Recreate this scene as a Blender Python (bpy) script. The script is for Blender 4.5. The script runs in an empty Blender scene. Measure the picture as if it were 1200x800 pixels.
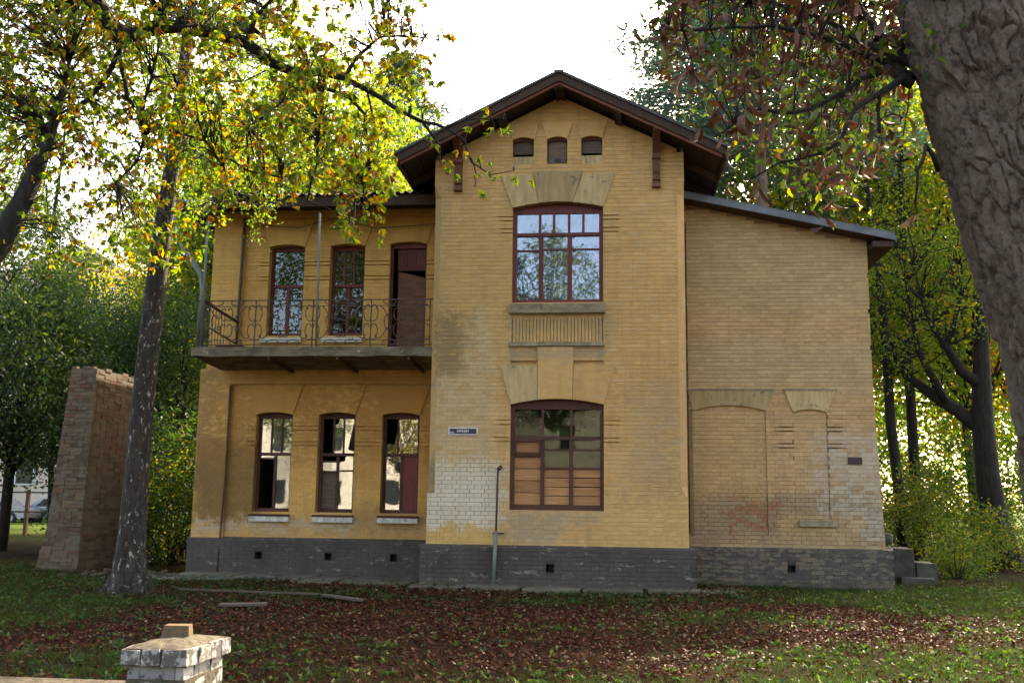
import bpy, bmesh, math, random
import numpy as np
from mathutils import Vector, Matrix, noise as mnoise
random.seed(7); rng = np.random.default_rng(7)
S = bpy.context.scene
COL = S.collection
R = math.radians

# ------------------------------------------------------------------ camera
CAM_D, CAM_H, FPX = 18.2, 1.5, 1200.0
YAW, PITCH, ROLL = R(6.0), math.atan(.158), 0.013
f_ = Vector((-math.sin(YAW)*math.cos(PITCH), math.cos(YAW)*math.cos(PITCH), math.sin(PITCH)))
r_ = f_.cross(Vector((0, 0, 1))).normalized(); u_ = r_.cross(f_)
cr, sr = math.cos(ROLL), math.sin(ROLL)
r2 = cr*r_ + sr*u_; u2 = -sr*r_ + cr*u_
CO = Vector((0, -CAM_D, CAM_H))
cam = bpy.data.objects.new('camera', bpy.data.cameras.new('camera')); COL.objects.link(cam)
cam.matrix_world = Matrix(((r2.x, u2.x, -f_.x, CO.x), (r2.y, u2.y, -f_.y, CO.y), (r2.z, u2.z, -f_.z, CO.z), (0, 0, 0, 1)))
cam.data.lens = 36; cam.data.sensor_width = 36; cam.data.clip_start = .05; cam.data.clip_end = 3000
S.camera = cam
def at(x, y, Y=0.):
    """world point on the vertical plane Y that a survey mark (x, y) of the 1200 x 800 photograph stands for"""
    d = f_*FPX + r2*(x-600) - u2*(y-400)
    return CO + d*((Y+CAM_D)/d.y)

# ------------------------------------------------------------------ light
SUN_AZ, SUN_EL = R(24), R(36)
w = bpy.data.worlds.new('World'); S.world = w; w.use_nodes = True
nt = w.node_tree; bg = nt.nodes['Background']
sky = nt.nodes.new('ShaderNodeTexSky'); sky.sky_type = 'NISHITA'; sky.sun_disc = False
sky.sun_elevation = SUN_EL; sky.sun_rotation = SUN_AZ; sky.air_density = .75; sky.dust_density = 4.0; sky.ozone_density = 1.0
nt.links.new(sky.outputs[0], bg.inputs[0]); bg.inputs[1].default_value = 0.15
sl = bpy.data.lights.new('sun', 'SUN'); sl.energy = 2.6; sl.angle = R(.5); sl.color = (1, .94, .84)
sun = bpy.data.objects.new('sun', sl); COL.objects.link(sun)
tow = Vector((math.sin(SUN_AZ)*math.cos(SUN_EL), math.cos(SUN_AZ)*math.cos(SUN_EL), math.sin(SUN_EL)))
sun.rotation_euler = tow.to_track_quat('Z', 'Y').to_euler(); sun.location = (5, 20, 30)
vs = S.view_settings; vs.view_transform = 'Standard'; vs.look = 'None'; vs.gamma = 1; vs.use_curve_mapping = False
vs.exposure = 2.7; vs.use_white_balance = True; vs.white_balance_temperature = 8300
S.cycles.use_denoising = True
S.cycles.max_bounces = 7; S.cycles.transparent_max_bounces = 12; S.cycles.sample_clamp_indirect = 6

# ------------------------------------------------------------------ materials
class NT:
    def __init__(s, name):
        s.m = bpy.data.materials.new(name); s.m.use_nodes = True; s.t = s.m.node_tree; s.n = s.t.nodes
        s.b = s.n['Principled BSDF']; s.out = s.n['Material Output']; s._pos = None
    def add(s, typ, **kw):
        n = s.n.new(typ)
        for k, v in kw.items(): setattr(n, k, v)
        return n
    def put(s, sock, v):
        if isinstance(v, bpy.types.NodeSocket): s.t.links.new(v, sock)
        elif isinstance(v, (tuple, list)) and len(v) == 3 and sock.type == 'RGBA': sock.default_value = (*v, 1)
        else: sock.default_value = v
    @property
    def pos(s):
        if s._pos is None: s._pos = s.add('ShaderNodeNewGeometry').outputs['Position']
        return s._pos
    def xyz(s):
        n = s.add('ShaderNodeSeparateXYZ'); s.put(n.inputs[0], s.pos); return n.outputs
    def scaled(s, sc, v=None):
        n = s.add('ShaderNodeVectorMath', operation='MULTIPLY'); s.put(n.inputs[0], v or s.pos); n.inputs[1].default_value = sc; return n.outputs[0]
    def noise(s, scale, detail=4, rough=.6, vec=None, dist=0):
        n = s.add('ShaderNodeTexNoise'); n.inputs['Scale'].default_value = scale; n.inputs['Detail'].default_value = detail
        n.inputs['Roughness'].default_value = rough; n.inputs['Distortion'].default_value = dist; s.put(n.inputs['Vector'], vec or s.pos); return n.outputs['Fac']
    def vor(s, scale, vec=None, out='Distance', feature='F1'):
        n = s.add('ShaderNodeTexVoronoi', feature=feature); n.inputs['Scale'].default_value = scale; s.put(n.inputs['Vector'], vec or s.pos); return n.outputs[out]
    def m2(s, op, a, b=0., c=0.):
        n = s.add('ShaderNodeMath', operation=op)
        for i, v in enumerate((a, b, c)): s.put(n.inputs[i], v)
        return n.outputs[0]
    def step(s, v, a, b):
        n = s.add('ShaderNodeMapRange', interpolation_type='SMOOTHSTEP'); s.put(n.inputs[0], v); s.put(n.inputs[1], a); s.put(n.inputs[2], b); return n.outputs[0]
    def mix(s, fac, a, b, mode='MIX'):
        n = s.add('ShaderNodeMix', data_type='RGBA', blend_type=mode); s.put(n.inputs[0], fac); s.put(n.inputs[6], a); s.put(n.inputs[7], b); return n.outputs[2]
    def ramp(s, fac, stops):
        n = s.add('ShaderNodeValToRGB'); e = n.color_ramp.elements
        while len(e) < len(stops): e.new(.5)
        for k, (p, c) in enumerate(stops): e[k].position = p; e[k].color = (*c, 1)
        s.put(n.inputs[0], fac); return n.outputs[0]
    def rnd(s):
        a = s.add('ShaderNodeAttribute', attribute_name='rnd').outputs['Fac']; o = s.add('ShaderNodeObjectInfo').outputs['Random']
        return s.m2('FRACT', s.m2('ADD', a, o))
    def done(s, col, rough=.8, bump=None, bs=.3, bd=.02, metal=0, spec=.3):
        s.put(s.b.inputs['Base Color'], col); s.put(s.b.inputs['Roughness'], rough); s.b.inputs['Metallic'].default_value = metal
        s.b.inputs['Specular IOR Level'].default_value = spec
        if bump is not None:
            n = s.add('ShaderNodeBump'); n.inputs['Strength'].default_value = bs; n.inputs['Distance'].default_value = bd
            s.put(n.inputs['Height'], bump); s.t.links.new(n.outputs[0], s.b.inputs['Normal'])
        return s.m

def box_mask(n, X, Z, x0, x1, z0, z1, so, wob):
    """worn patch: a soft box on the wall whose edge wanders with noise"""
    X = n.m2('ADD', X, wob); Z = n.m2('ADD', Z, wob)
    a = n.m2('MULTIPLY', n.step(X, x0-so, x0+so), n.m2('SUBTRACT', 1., n.step(X, x1-so, x1+so)))
    b = n.m2('MULTIPLY', n.step(Z, z0-so, z0+so), n.m2('SUBTRACT', 1., n.step(Z, z1-so, z1+so)))
    return n.m2('MULTIPLY', a, b)

def wall_mat(name, base, patches, dark=1., brickvar=.12, wear=.48, wearcol=(.42, .38, .29), big=.25):
    n = NT(name); o = n.xyz(); X, Z = o[0], o[2]
    rn = n.rnd()
    n1 = n.noise(.7, 6, .65); n2 = n.noise(4.5, 6, .7, n.scaled((1, 1, 2.2))); n3 = n.noise(30, 3, .6, n.scaled((.35, .35, 1.4)))
    wob = n.m2('MULTIPLY', n.m2('SUBTRACT', n.noise(2.6, 9, .82), .5), 1.5)
    col = n.mix(n.m2('MULTIPLY', n.step(n1, .3, .75), big*2.2), base, tuple(c*k for c, k in zip(base, (.68, .62, .55))))
    col = n.mix(n.m2('MULTIPLY', n.step(n2, .52, .68), wear), col, wearcol)
    streak = n.noise(3.2, 4, .6, n.scaled((1.6, 1.6, .22)))
    col = n.mix(n.m2('MULTIPLY', n.step(streak, .48, .70), .36), col, tuple(c*.5 for c in base))
    jl = n.noise(1., 5, .7, n.scaled((1.1, 1.1, 13.1)))
    hs = n.noise(1., 6, .72, n.scaled((.9, .9, 4.5)))
    col = n.mix(n.m2('MULTIPLY', n.step(hs, .40, .66), big*1.6), col, (min(base[0]*.95, .75), base[1]*.86, base[2]*.72))
    hs2 = n.noise(1., 7, .75, n.scaled((1.7, 1.7, 6.)))
    col = n.mix(n.m2('MULTIPLY', n.step(hs2, .52, .66), .30), col, tuple(c*.55 for c in base))
    col = n.mix(n.m2('MULTIPLY', n.step(jl, .56, .70), .30), col, tuple(c*.45 for c in base))
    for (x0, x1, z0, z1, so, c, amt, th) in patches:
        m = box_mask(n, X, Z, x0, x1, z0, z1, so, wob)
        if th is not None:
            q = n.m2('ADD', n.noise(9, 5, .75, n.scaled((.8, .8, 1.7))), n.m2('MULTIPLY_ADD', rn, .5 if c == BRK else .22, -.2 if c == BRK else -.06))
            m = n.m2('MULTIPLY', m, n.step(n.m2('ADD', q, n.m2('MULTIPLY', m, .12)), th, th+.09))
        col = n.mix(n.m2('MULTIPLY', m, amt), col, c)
    v = n.m2('ADD', n.m2('MULTIPLY', n.m2('SUBTRACT', rn, .5), brickvar*2), n.m2('MULTIPLY_ADD', n3, .35, .83*dark))
    g = n.add('ShaderNodeCombineColor')
    for i in range(3): n.put(g.inputs[i], v)
    col = n.mix(1., col, g.outputs[0], 'MULTIPLY')
    h = n.m2('ADD', n.m2('MULTIPLY', n2, .6), n3)
    return n.done(col, .88, h, .5, .006, spec=.2)

OCH = (.64, .385, .155)
WHT = (.62, .54, .40); GRY = (.27, .235, .18); BRN = (.20, .135, .06); BRK = (.30, .13, .07); GRB = (.36, .265, .15)
PT = [(-3.2, -1.0, 3.5, 7.2, .6, (.56, .36, .14), .5, None),
      (-3.5, -2.0, 1.0, 2.25, .18, WHT, .95, .43), (-3.5, -2.2, 2.1, 4.9, .3, (.5, .40, .24), .6, .53),
      (-3.35, -2.75, 3.75, 4.95, .18, BRN, .7, .47), (.05, 1.1, 1.6, 2.6, .35, GRB, .5, .52), (.2, 1.15, 2.5, 3.7, .35, GRB, .5, .55),
      (-3.5, -1.9, .75, 1.12, .06, (.60, .38, .13), .8, None), (-.3, 1.3, .75, 1.5, .15, (.58, .37, .14), .8, None),
      (-1.95, -1.0, .8, 1.36, .14, (.36, .29, .19), .75, .40), (-1.0, -.3, 1.15, 1.4, .1, (.36, .29, .19), .6, .5), (-2.0, -.2, 4.55, 4.95, .1, (.3, .22, .12), .5, .5), (-1.98, -1.7, 3.2, 4.9, .15, (.38, .28, .15), .6, .5), (-.4, -.15, 4.0, 4.9, .12, (.38, .28, .15), .6, .5), (-3.5, -3.1, 5, 7.3, .15, (.45, .32, .15), .5, .45),
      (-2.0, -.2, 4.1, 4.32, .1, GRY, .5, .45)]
PLW = [(-7.35, -6.3, .75, 1.12, .07, (.28, .19, .09), .8, .44), (-6.05, -5.1, .75, 1.12, .07, (.28, .19, .09), .8, .44), (-4.8, -3.8, .75, 1.12, .07, (.28, .19, .09), .8, .44), (-8.6, -8.1, 1.6, 4.2, .15, (.34, .24, .12), .6, .5), (-8.6, -6.95, 1.0, 2.75, .35, (.20, .115, .045), .85, .40), (-8.6, -3.4, 2.2, 3.9, .4, (.36, .17, .05), .6, .53), (-8.6, -3.4, .82, 1.12, .1, (.48, .40, .28), .7, .52),
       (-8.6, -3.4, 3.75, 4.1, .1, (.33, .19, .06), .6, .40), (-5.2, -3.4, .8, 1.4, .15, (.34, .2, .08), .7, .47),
       (-8.6, -3.4, .7, .95, .05, (.58, .33, .12), .5, .45), (-3.75, -3.3, .78, .95, .05, BRK, .8, .45)]
PRW = [(1.2, 4.9, .75, 1.75, .3, (.30, .215, .13), .85, .40), (1.9, 2.95, 1.0, 1.8, .15, BRK, .9, .60), (3.6, 4.9, .9, 2.9, .2, (.46, .39, .29), .7, .55),
       (1.3, 2.8, 1.6, 3.25, .15, (.47, .31, .13), .6, .38), (1.25, 4.9, 3.7, 4.6, .3, (.40, .30, .16), .5, .42),
       (1.2, 4.9, 5.2, 7.4, .4, (.40, .29, .145), .6, .40), (2.9, 4.4, .9, 1.35, .1, (.45, .30, .13), .7, None)]
M = {}
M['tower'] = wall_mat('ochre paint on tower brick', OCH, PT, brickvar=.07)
PTM = [p if p[5] != WHT else p[:5]+((.27, .20, .11),)+p[6:] for p in PT]
M['tower_m'] = wall_mat('ochre paint in tower joints', OCH, PTM, .90, 0)
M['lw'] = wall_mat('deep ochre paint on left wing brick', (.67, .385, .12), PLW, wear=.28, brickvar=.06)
M['lw_m'] = wall_mat('deep ochre paint in left wing joints', (.67, .385, .12), PLW, .88, 0, .28)
M['rw'] = wall_mat('worn buff brick of right wing', (.56, .36, .18), PRW, 1.0, .09, .45, (.34, .25, .155), .3)
M['rw_m'] = wall_mat('mortar of right wing', (.36, .24, .125), PRW, .6, 0, .4, (.24, .2, .14))
def plinth_mat(name, c, worn, th, dark=1.):
    n = NT(name); rn = n.rnd(); q = n.m2('ADD', n.noise(7, 6, .75, n.scaled((.7, .7, 1.8))), n.m2('MULTIPLY', rn, .14))
    col = n.mix(n.step(n.noise(1.2, 5), .35, .7), c, tuple(v*.65 for v in c))
    col = n.mix(n.m2('MULTIPLY', n.step(q, th, th+.06), .8), col, worn)
    o = n.xyz(); col = n.mix(n.m2('MULTIPLY', n.m2('SUBTRACT', 1., n.step(o[2], 0., .3)), .55), col, (.10, .085, .05))
    return n.done(col, .75, n.noise(35, 4), .5, .006)
M['plinth'] = plinth_mat('dark blue grey tar paint', (.086, .074, .064), (.25, .215, .16), .67)
M['plinth_m'] = plinth_mat('tar painted joints', (.06, .052, .045), (.16, .14, .11), .66)
M['plinth_r'] = plinth_mat('worn tar paint over brick', (.086, .074, .064), (.20, .15, .10), .55)
def grain_mat(name, c1, c2, sc=(40, 40, 3), ns=1., rough=.7, bs=.3, bd=.004, wear=None, th=.6, spec=.3, metal=0):
    n = NT(name); v = n.scaled(sc); g = n.noise(ns, 5, .6, v); rn = n.rnd()
    col = n.mix(n.step(g, .3, .7), c1, c2)
    k = n.m2('MULTIPLY_ADD', rn, .35, .82); gg = n.add('ShaderNodeCombineColor')
    for i in range(3): n.put(gg.inputs[i], k)
    col = n.mix(1., col, gg.outputs[0], 'MULTIPLY')
    if wear: col = n.mix(n.step(n.noise(6, 6, .75), th, th+.08), col, wear)
    return n.done(col, rough, n.m2('ADD', g, n.noise(25, 4)), bs, bd, metal, spec)
M['maroon'] = grain_mat('old maroon window paint', (.17, .032, .024), (.105, .022, .018), rough=.5, wear=(.10, .06, .045), th=.62)
M['brownwood'] = grain_mat('weathered brown window wood', (.105, .036, .025), (.065, .024, .018), rough=.6, wear=(.14, .10, .08), th=.64)
M['soffit'] = grain_mat('dark brown eave boards', (.075, .040, .026), (.04, .024, .018), rough=.85, wear=(.12, .08, .05), th=.62)
M['bracket'] = grain_mat('red brown bracket paint', (.20, .075, .042), (.11, .045, .03), rough=.7, wear=(.30, .2, .13), th=.62)
M['ply'] = grain_mat('raw board wood', (.46, .235, .10), (.33, .15, .06), (3, 3, 45), rough=.75, wear=(.18, .09, .05), th=.66)
M['board'] = grain_mat('grey brown boarding', (.17, .12, .085), (.11, .075, .055), (3, 3, 30), rough=.85)
M['doorboard'] = grain_mat('brown door board', (.19, .095, .055), (.12, .06, .038), (3, 3, 12), rough=.8)
M['oldwood'] = grain_mat('weathered grey plank', (.15, .115, .08), (.09, .07, .05), (6, 30, 30), rough=.9)
M['white'] = grain_mat('flaking white sill paint', (.62, .60, .54), (.45, .43, .38), (9, 9, 9), rough=.7, wear=(.2, .18, .15), th=.57)
M['stone'] = grain_mat('dirty grey stone', (.35, .28, .17), (.21, .165, .10), (5, 5, 9), rough=.9, bs=.6, bd=.01, wear=(.09, .08, .065), th=.6)
M['vouss'] = grain_mat('weathered grey plaster block', (.50, .36, .175), (.37, .26, .125), (14, 14, 2), rough=.9, bs=.5, bd=.008, wear=(.16, .14, .11), th=.58)
M['concrete'] = grain_mat('stained balcony concrete', (.20, .16, .105), (.085, .066, .044), (3, 3, 9), rough=.92, bs=.7, bd=.02, wear=(.40, .36, .29), th=.6)
M['slab'] = grain_mat('mossy broken concrete', (.17, .15, .11), (.10, .095, .06), (3, 3, 3), rough=.95, bs=.7, bd=.02, wear=(.06, .08, .03), th=.56)
M['iron'] = grain_mat('rusty wrought iron', (.12, .10, .085), (.06, .045, .035), rough=.7, wear=(.2, .19, .16), th=.6, metal=.3)
M['pipe'] = grain_mat('grey green zinc pipe', (.20, .225, .19), (.13, .15, .13), rough=.55, wear=(.12, .06, .035), th=.62, metal=.3)
M['rust'] = grain_mat('brown rusted steel', (.13, .055, .035), (.06, .032, .026), rough=.8)
M['metal'] = grain_mat('grey sheet metal', (.115, .115, .12), (.07, .07, .075), (3, 3, 3), rough=.42, metal=.6, wear=(.1, .07, .05), th=.64)
M['roofdark'] = grain_mat('dark roofing sheet', (.085, .08, .08), (.045, .043, .045), (3, 3, 3), rough=.7)
M['asbestos'] = grain_mat('lichen stained corrugated sheet', (.07, .06, .05), (.04, .034, .03), (6, 6, 6), rough=.95, bs=.5)
M['inside'] = grain_mat('dim interior plaster', (.16, .14, .11), (.10, .09, .07), (2, 2, 2), rough=.95)
M['curtain'] = grain_mat('pale paper behind the panes', (.42, .40, .36), (.30, .29, .26), (2, 2, 7), rough=.9, wear=(.16, .17, .17), th=.6)
M['greypaper'] = grain_mat('pale grey green paper', (.42, .46, .43), (.34, .37, .35), (3, 3, 3), rough=.9)
def glass_mat(name, refl, tint=(.75, .8, .78), dirt=.12, dirtcol=(.4, .42, .42)):
    n = NT(name); gl = n.add('ShaderNodeBsdfGlossy'); gl.inputs['Roughness'].default_value = .015; gl.inputs['Color'].default_value = (.93, .96, 1, 1)
    tr = n.add('ShaderNodeBsdfTransparent'); tr.inputs[0].default_value = (*tint, 1)
    df = n.add('ShaderNodeBsdfDiffuse'); df.inputs[0].default_value = (*dirtcol, 1)
    bp = n.add('ShaderNodeBump'); bp.inputs['Strength'].default_value = .12; bp.inputs['Distance'].default_value = .004
    n.put(bp.inputs['Height'], n.noise(3.0, 2, .5)); n.t.links.new(bp.outputs[0], gl.inputs['Normal'])
    a = n.add('ShaderNodeMixShader'); a.inputs[0].default_value = refl; n.t.links.new(tr.outputs[0], a.inputs[1]); n.t.links.new(gl.outputs[0], a.inputs[2])
    b = n.add('ShaderNodeMixShader'); n.put(b.inputs[0], n.m2('MULTIPLY', n.step(n.noise(7, 5, .7), .4, .7), dirt*2))
    n.t.links.new(a.outputs[0], b.inputs[1]); n.t.links.new(df.outputs[0], b.inputs[2]); n.t.links.new(b.outputs[0], n.out.inputs[0]); return n.m
M['glass'] = glass_mat('old window glass', .20, (.5, .55, .52), .05)
M['glass_up'] = glass_mat('upper window glass', .07, (.5, .55, .55), .04)
M['glass_dusty'] = glass_mat('dusty window glass', .17, (.6, .68, .78), .07, (.22, .27, .33))
M['glass_green'] = glass_mat('dull greenish glass', .02, (.5, .56, .38), .12, (.10, .12, .05))

def leaf_mat(name, stops, trans=.5, gloss=.4):
    n = NT(name); c = n.ramp(n.rnd(), stops)
    n.put(n.b.inputs['Base Color'], c); n.b.inputs['Roughness'].default_value = .55; n.b.inputs['Specular IOR Level'].default_value = gloss
    t = n.add('ShaderNodeBsdfTranslucent'); hs = n.add('ShaderNodeHueSaturation'); hs.inputs['Value'].default_value = 2.1; hs.inputs['Saturation'].default_value = 1.12
    n.put(hs.inputs['Color'], c); n.t.links.new(hs.outputs[0], t.inputs[0])
    mx = n.add('ShaderNodeMixShader'); mx.inputs[0].default_value = trans
    n.t.links.new(n.b.outputs[0], mx.inputs[1]); n.t.links.new(t.outputs[0], mx.inputs[2]); n.t.links.new(mx.outputs[0], n.out.inputs[0]); return n.m
GR = (.045, .085, .014); YG = (.12, .15, .022); YE = (.30, .22, .03); OR = (.26, .10, .018); BR = (.13, .05, .02)
M['lf_mix'] = leaf_mat('turning yellow green leaf', [(0, (.06, .11, .015)), (.30, (.12, .17, .02)), (.62, (.24, .24, .028)), (.84, YE), (.95, OR), (1, BR)], .55)
M['lf_green'] = leaf_mat('green leaf', [(0, (.025, .055, .012)), (.5, GR), (.9, YG), (1, YE)], .5)
M['lf_lime'] = leaf_mat('light green leaf', [(0, GR), (.5, (.085, .13, .02)), (.9, (.16, .19, .03)), (1, YE)], .6)
M['lf_dark'] = leaf_mat('dark green leaf', [(0, (.018, .04, .012)), (.6, (.035, .07, .016)), (1, (.08, .11, .02))], .4)
M['lf_brown'] = leaf_mat('dry curled chestnut leaf', [(0, (.06, .028, .018)), (.45, (.11, .042, .024)), (.75, (.15, .062, .03)), (.9, (.13, .12, .03)), (1, (.08, .11, .02))], .14)
M['lf_pine'] = leaf_mat('blue green pine needles', [(0, (.022, .05, .038)), (1, (.05, .095, .06))], .3)
M['grass'] = leaf_mat('short grass blade', [(0, (.016, .032, .007)), (.6, (.030, .060, .010)), (.95, (.05, .06, .016)), (1, (.10, .08, .035))], .3, .08)
M['litter'] = leaf_mat('fallen leaf', [(0, (.030, .010, .007)), (.55, (.075, .023, .013)), (.88, (.115, .042, .02)), (.97, (.15, .10, .05)), (1, (.26, .22, .12))], .06, .06)
def bark_mat(name, c1, c2, sc=(14, 14, 3), fleck=None, th=.6):
    n = NT(name); v = n.scaled(sc); g = n.noise(1., 6, .7, v, .6)
    col = n.mix(n.step(g, .35, .65), c2, c1)
    if fleck: col = n.mix(n.step(n.noise(1, 5, .75, n.scaled((16, 16, 7))), th, th+.05), col, fleck)
    return n.done(col, .92, g, .8, .03)
M['bark'] = bark_mat('dark bark', (.034, .027, .020), (.013, .011, .009))
M['bark_birch'] = bark_mat('old birch bark', (.055, .045, .035), (.024, .02, .016), fleck=(.36, .33, .28), th=.58)
M['bark_pine'] = bark_mat('pale grey pine bark', (.22, .16, .12), (.10, .07, .055))
def bigbark():
    n = NT('plated grey brown bark'); v = n.scaled((1, 1, .45))
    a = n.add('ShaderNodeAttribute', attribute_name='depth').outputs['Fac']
    g = n.noise(20, 9, .78, v, .6); l = n.noise(3, 5, .6)
    col = n.mix(n.step(g, .3, .7), (.11, .08, .06), (.25, .185, .14))
    col = n.mix(n.m2('MULTIPLY', n.step(l, .45, .7), .5), col, (.29, .23, .18))
    col = n.mix(n.m2('MULTIPLY', n.step(n.noise(2.1, 5, .7), .52, .68), .35), col, (.085, .095, .05))
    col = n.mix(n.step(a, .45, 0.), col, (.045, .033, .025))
    return n.done(col, .93, n.m2('ADD', g, n.noise(45, 5, .7)), 1., .03)
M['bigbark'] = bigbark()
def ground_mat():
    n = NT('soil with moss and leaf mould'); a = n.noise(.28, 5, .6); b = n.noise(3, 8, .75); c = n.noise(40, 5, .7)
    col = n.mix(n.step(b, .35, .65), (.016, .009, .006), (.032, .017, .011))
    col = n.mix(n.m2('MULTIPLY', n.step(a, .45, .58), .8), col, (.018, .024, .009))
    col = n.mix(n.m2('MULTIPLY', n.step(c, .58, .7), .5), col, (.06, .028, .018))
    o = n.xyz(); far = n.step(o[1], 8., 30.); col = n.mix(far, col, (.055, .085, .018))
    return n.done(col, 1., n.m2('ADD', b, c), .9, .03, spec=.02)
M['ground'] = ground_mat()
def brick_mat(name, stops, worn=(.25, .22, .17), th=.62, sc=3):
    n = NT(name); col = n.ramp(n.rnd(), stops); col = n.mix(n.step(n.noise(sc, 7, .75), th, th+.07), col, worn)
    return n.done(col, .92, n.noise(30, 5, .7), .8, .008)
M['brick'] = brick_mat('old pier brick', [(0, (.08, .050, .032)), (.45, (.125, .082, .050)), (.85, (.16, .11, .065)), (.95, (.15, .058, .038)), (1, (.09, .068, .048))], (.14, .11, .075), .52)
M['mortar'] = brick_mat('crumbling mortar', [(0, (.12, .10, .075)), (1, (.15, .125, .09))])
M['whitebrick'] = brick_mat('limewashed brick', [(0, (.30, .29, .27)), (.7, (.38, .37, .34)), (1, (.22, .22, .21))], (.07, .07, .075), .51, 15)
M['capbrick'] = brick_mat('grey and white flaked brick', [(0, (.07, .07, .075)), (.5, (.11, .105, .095)), (1, (.19, .175, .15))], (.40, .39, .36), .49, 18)
M['screed'] = grain_mat('cement screed cap', (.14, .12, .09), (.08, .068, .05), (22, 22, 22), rough=.97, bs=.9, bd=.01, wear=(.045, .055, .025), th=.57, spec=.05)
M['buffbrick'] = grain_mat('buff brick', (.19, .14, .085), (.13, .095, .06), (30, 30, 30), rough=.97, bs=.8, wear=(.07, .065, .04), th=.58, spec=.05)
def flat(name, c, rough=.6, metal=0, spec=.4):
    n = NT(name); return n.done(n.mix(n.step(n.noise(8, 5, .7), .4, .7), c, tuple(v*.8 for v in c)), rough, metal=metal, spec=spec)
M['signblue'] = flat('dark blue enamel', (.012, .014, .03), .3); M['signwhite'] = flat('white enamel', (.62, .63, .66), .35)
M['plaque'] = flat('dark brown plaque', (.045, .022, .022), .5)
M['pale'] = grain_mat('pale plaster of far house', (.62, .50, .42), (.5, .40, .33), (1, 1, 1), rough=.9)
M['redroof'] = flat('grey pink roof sheet', (.42, .34, .32), .6)
M['carpaint'] = flat('silver grey car paint', (.32, .34, .37), .25, .6); M['carglass'] = flat('dark car glass', (.02, .025, .03), .1, 0, .6)
M['tyre'] = flat('black rubber', (.02, .02, .02), .8); M['lamp'] = flat('headlamp lens', (.6, .6, .6), .2)
M['crowgrey'] = flat('ash grey feathers', (.16, .155, .15), .8); M['crowblack'] = flat('black feathers', (.012, .012, .014), .5)
M['darkconc'] = grain_mat('dark damp concrete', (.085, .08, .06), (.04, .042, .032), (4, 4, 4), rough=.9, bs=.6, bd=.01)

# ------------------------------------------------------------------ builders
def tag(o, label=None, cat=None, group=None, kind=None):
    if label: o['label'] = label
    if cat: o['category'] = cat
    if group: o['group'] = group
    if kind: o['kind'] = kind
    return o
def empty(name, loc, label, cat, group=None):
    o = bpy.data.objects.new(name, None); COL.objects.link(o); o.location = loc; o.empty_display_size = .3
    return tag(o, label, cat, group)
def roughen(mb, a): mb.v = worn(mb.v, a); return mb
def link(name, me, parent=None, loc=None):
    o = bpy.data.objects.new(name, me); COL.objects.link(o)
    if parent is not None:
        o.parent = parent; p = parent; off = Vector((0, 0, 0))
        while p is not None: off += Vector(p.location); p = p.parent
        o.location = (Vector(loc) if loc is not None else Vector((0, 0, 0))) - off
    elif loc is not None: o.location = loc
    return o
def raw_mesh(name, V, F, m, rnd=None, smooth=False, extra=None):
    """V (n,3); F (k,3) or (k,4) arrays"""
    V = np.asarray(V, np.float32); F = np.asarray(F, np.int32); k, s = F.shape
    me = bpy.data.meshes.new(name); me.vertices.add(len(V)); me.vertices.foreach_set('co', V.ravel())
    me.loops.add(k*s); me.loops.foreach_set('vertex_index', F.ravel())
    me.polygons.add(k); me.polygons.foreach_set('loop_start', np.arange(0, k*s, s, dtype=np.int32))
    if smooth: me.polygons.foreach_set('use_smooth', np.ones(k, bool))
    if rnd is not None: me.attributes.new('rnd', 'FLOAT', 'FACE').data.foreach_set('value', np.asarray(rnd, np.float32))
    if extra is not None: me.attributes.new('depth', 'FLOAT', 'POINT').data.foreach_set('value', np.asarray(extra, np.float32))
    me.update(calc_edges=True); me.validate(); me.materials.append(m); return me

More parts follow.
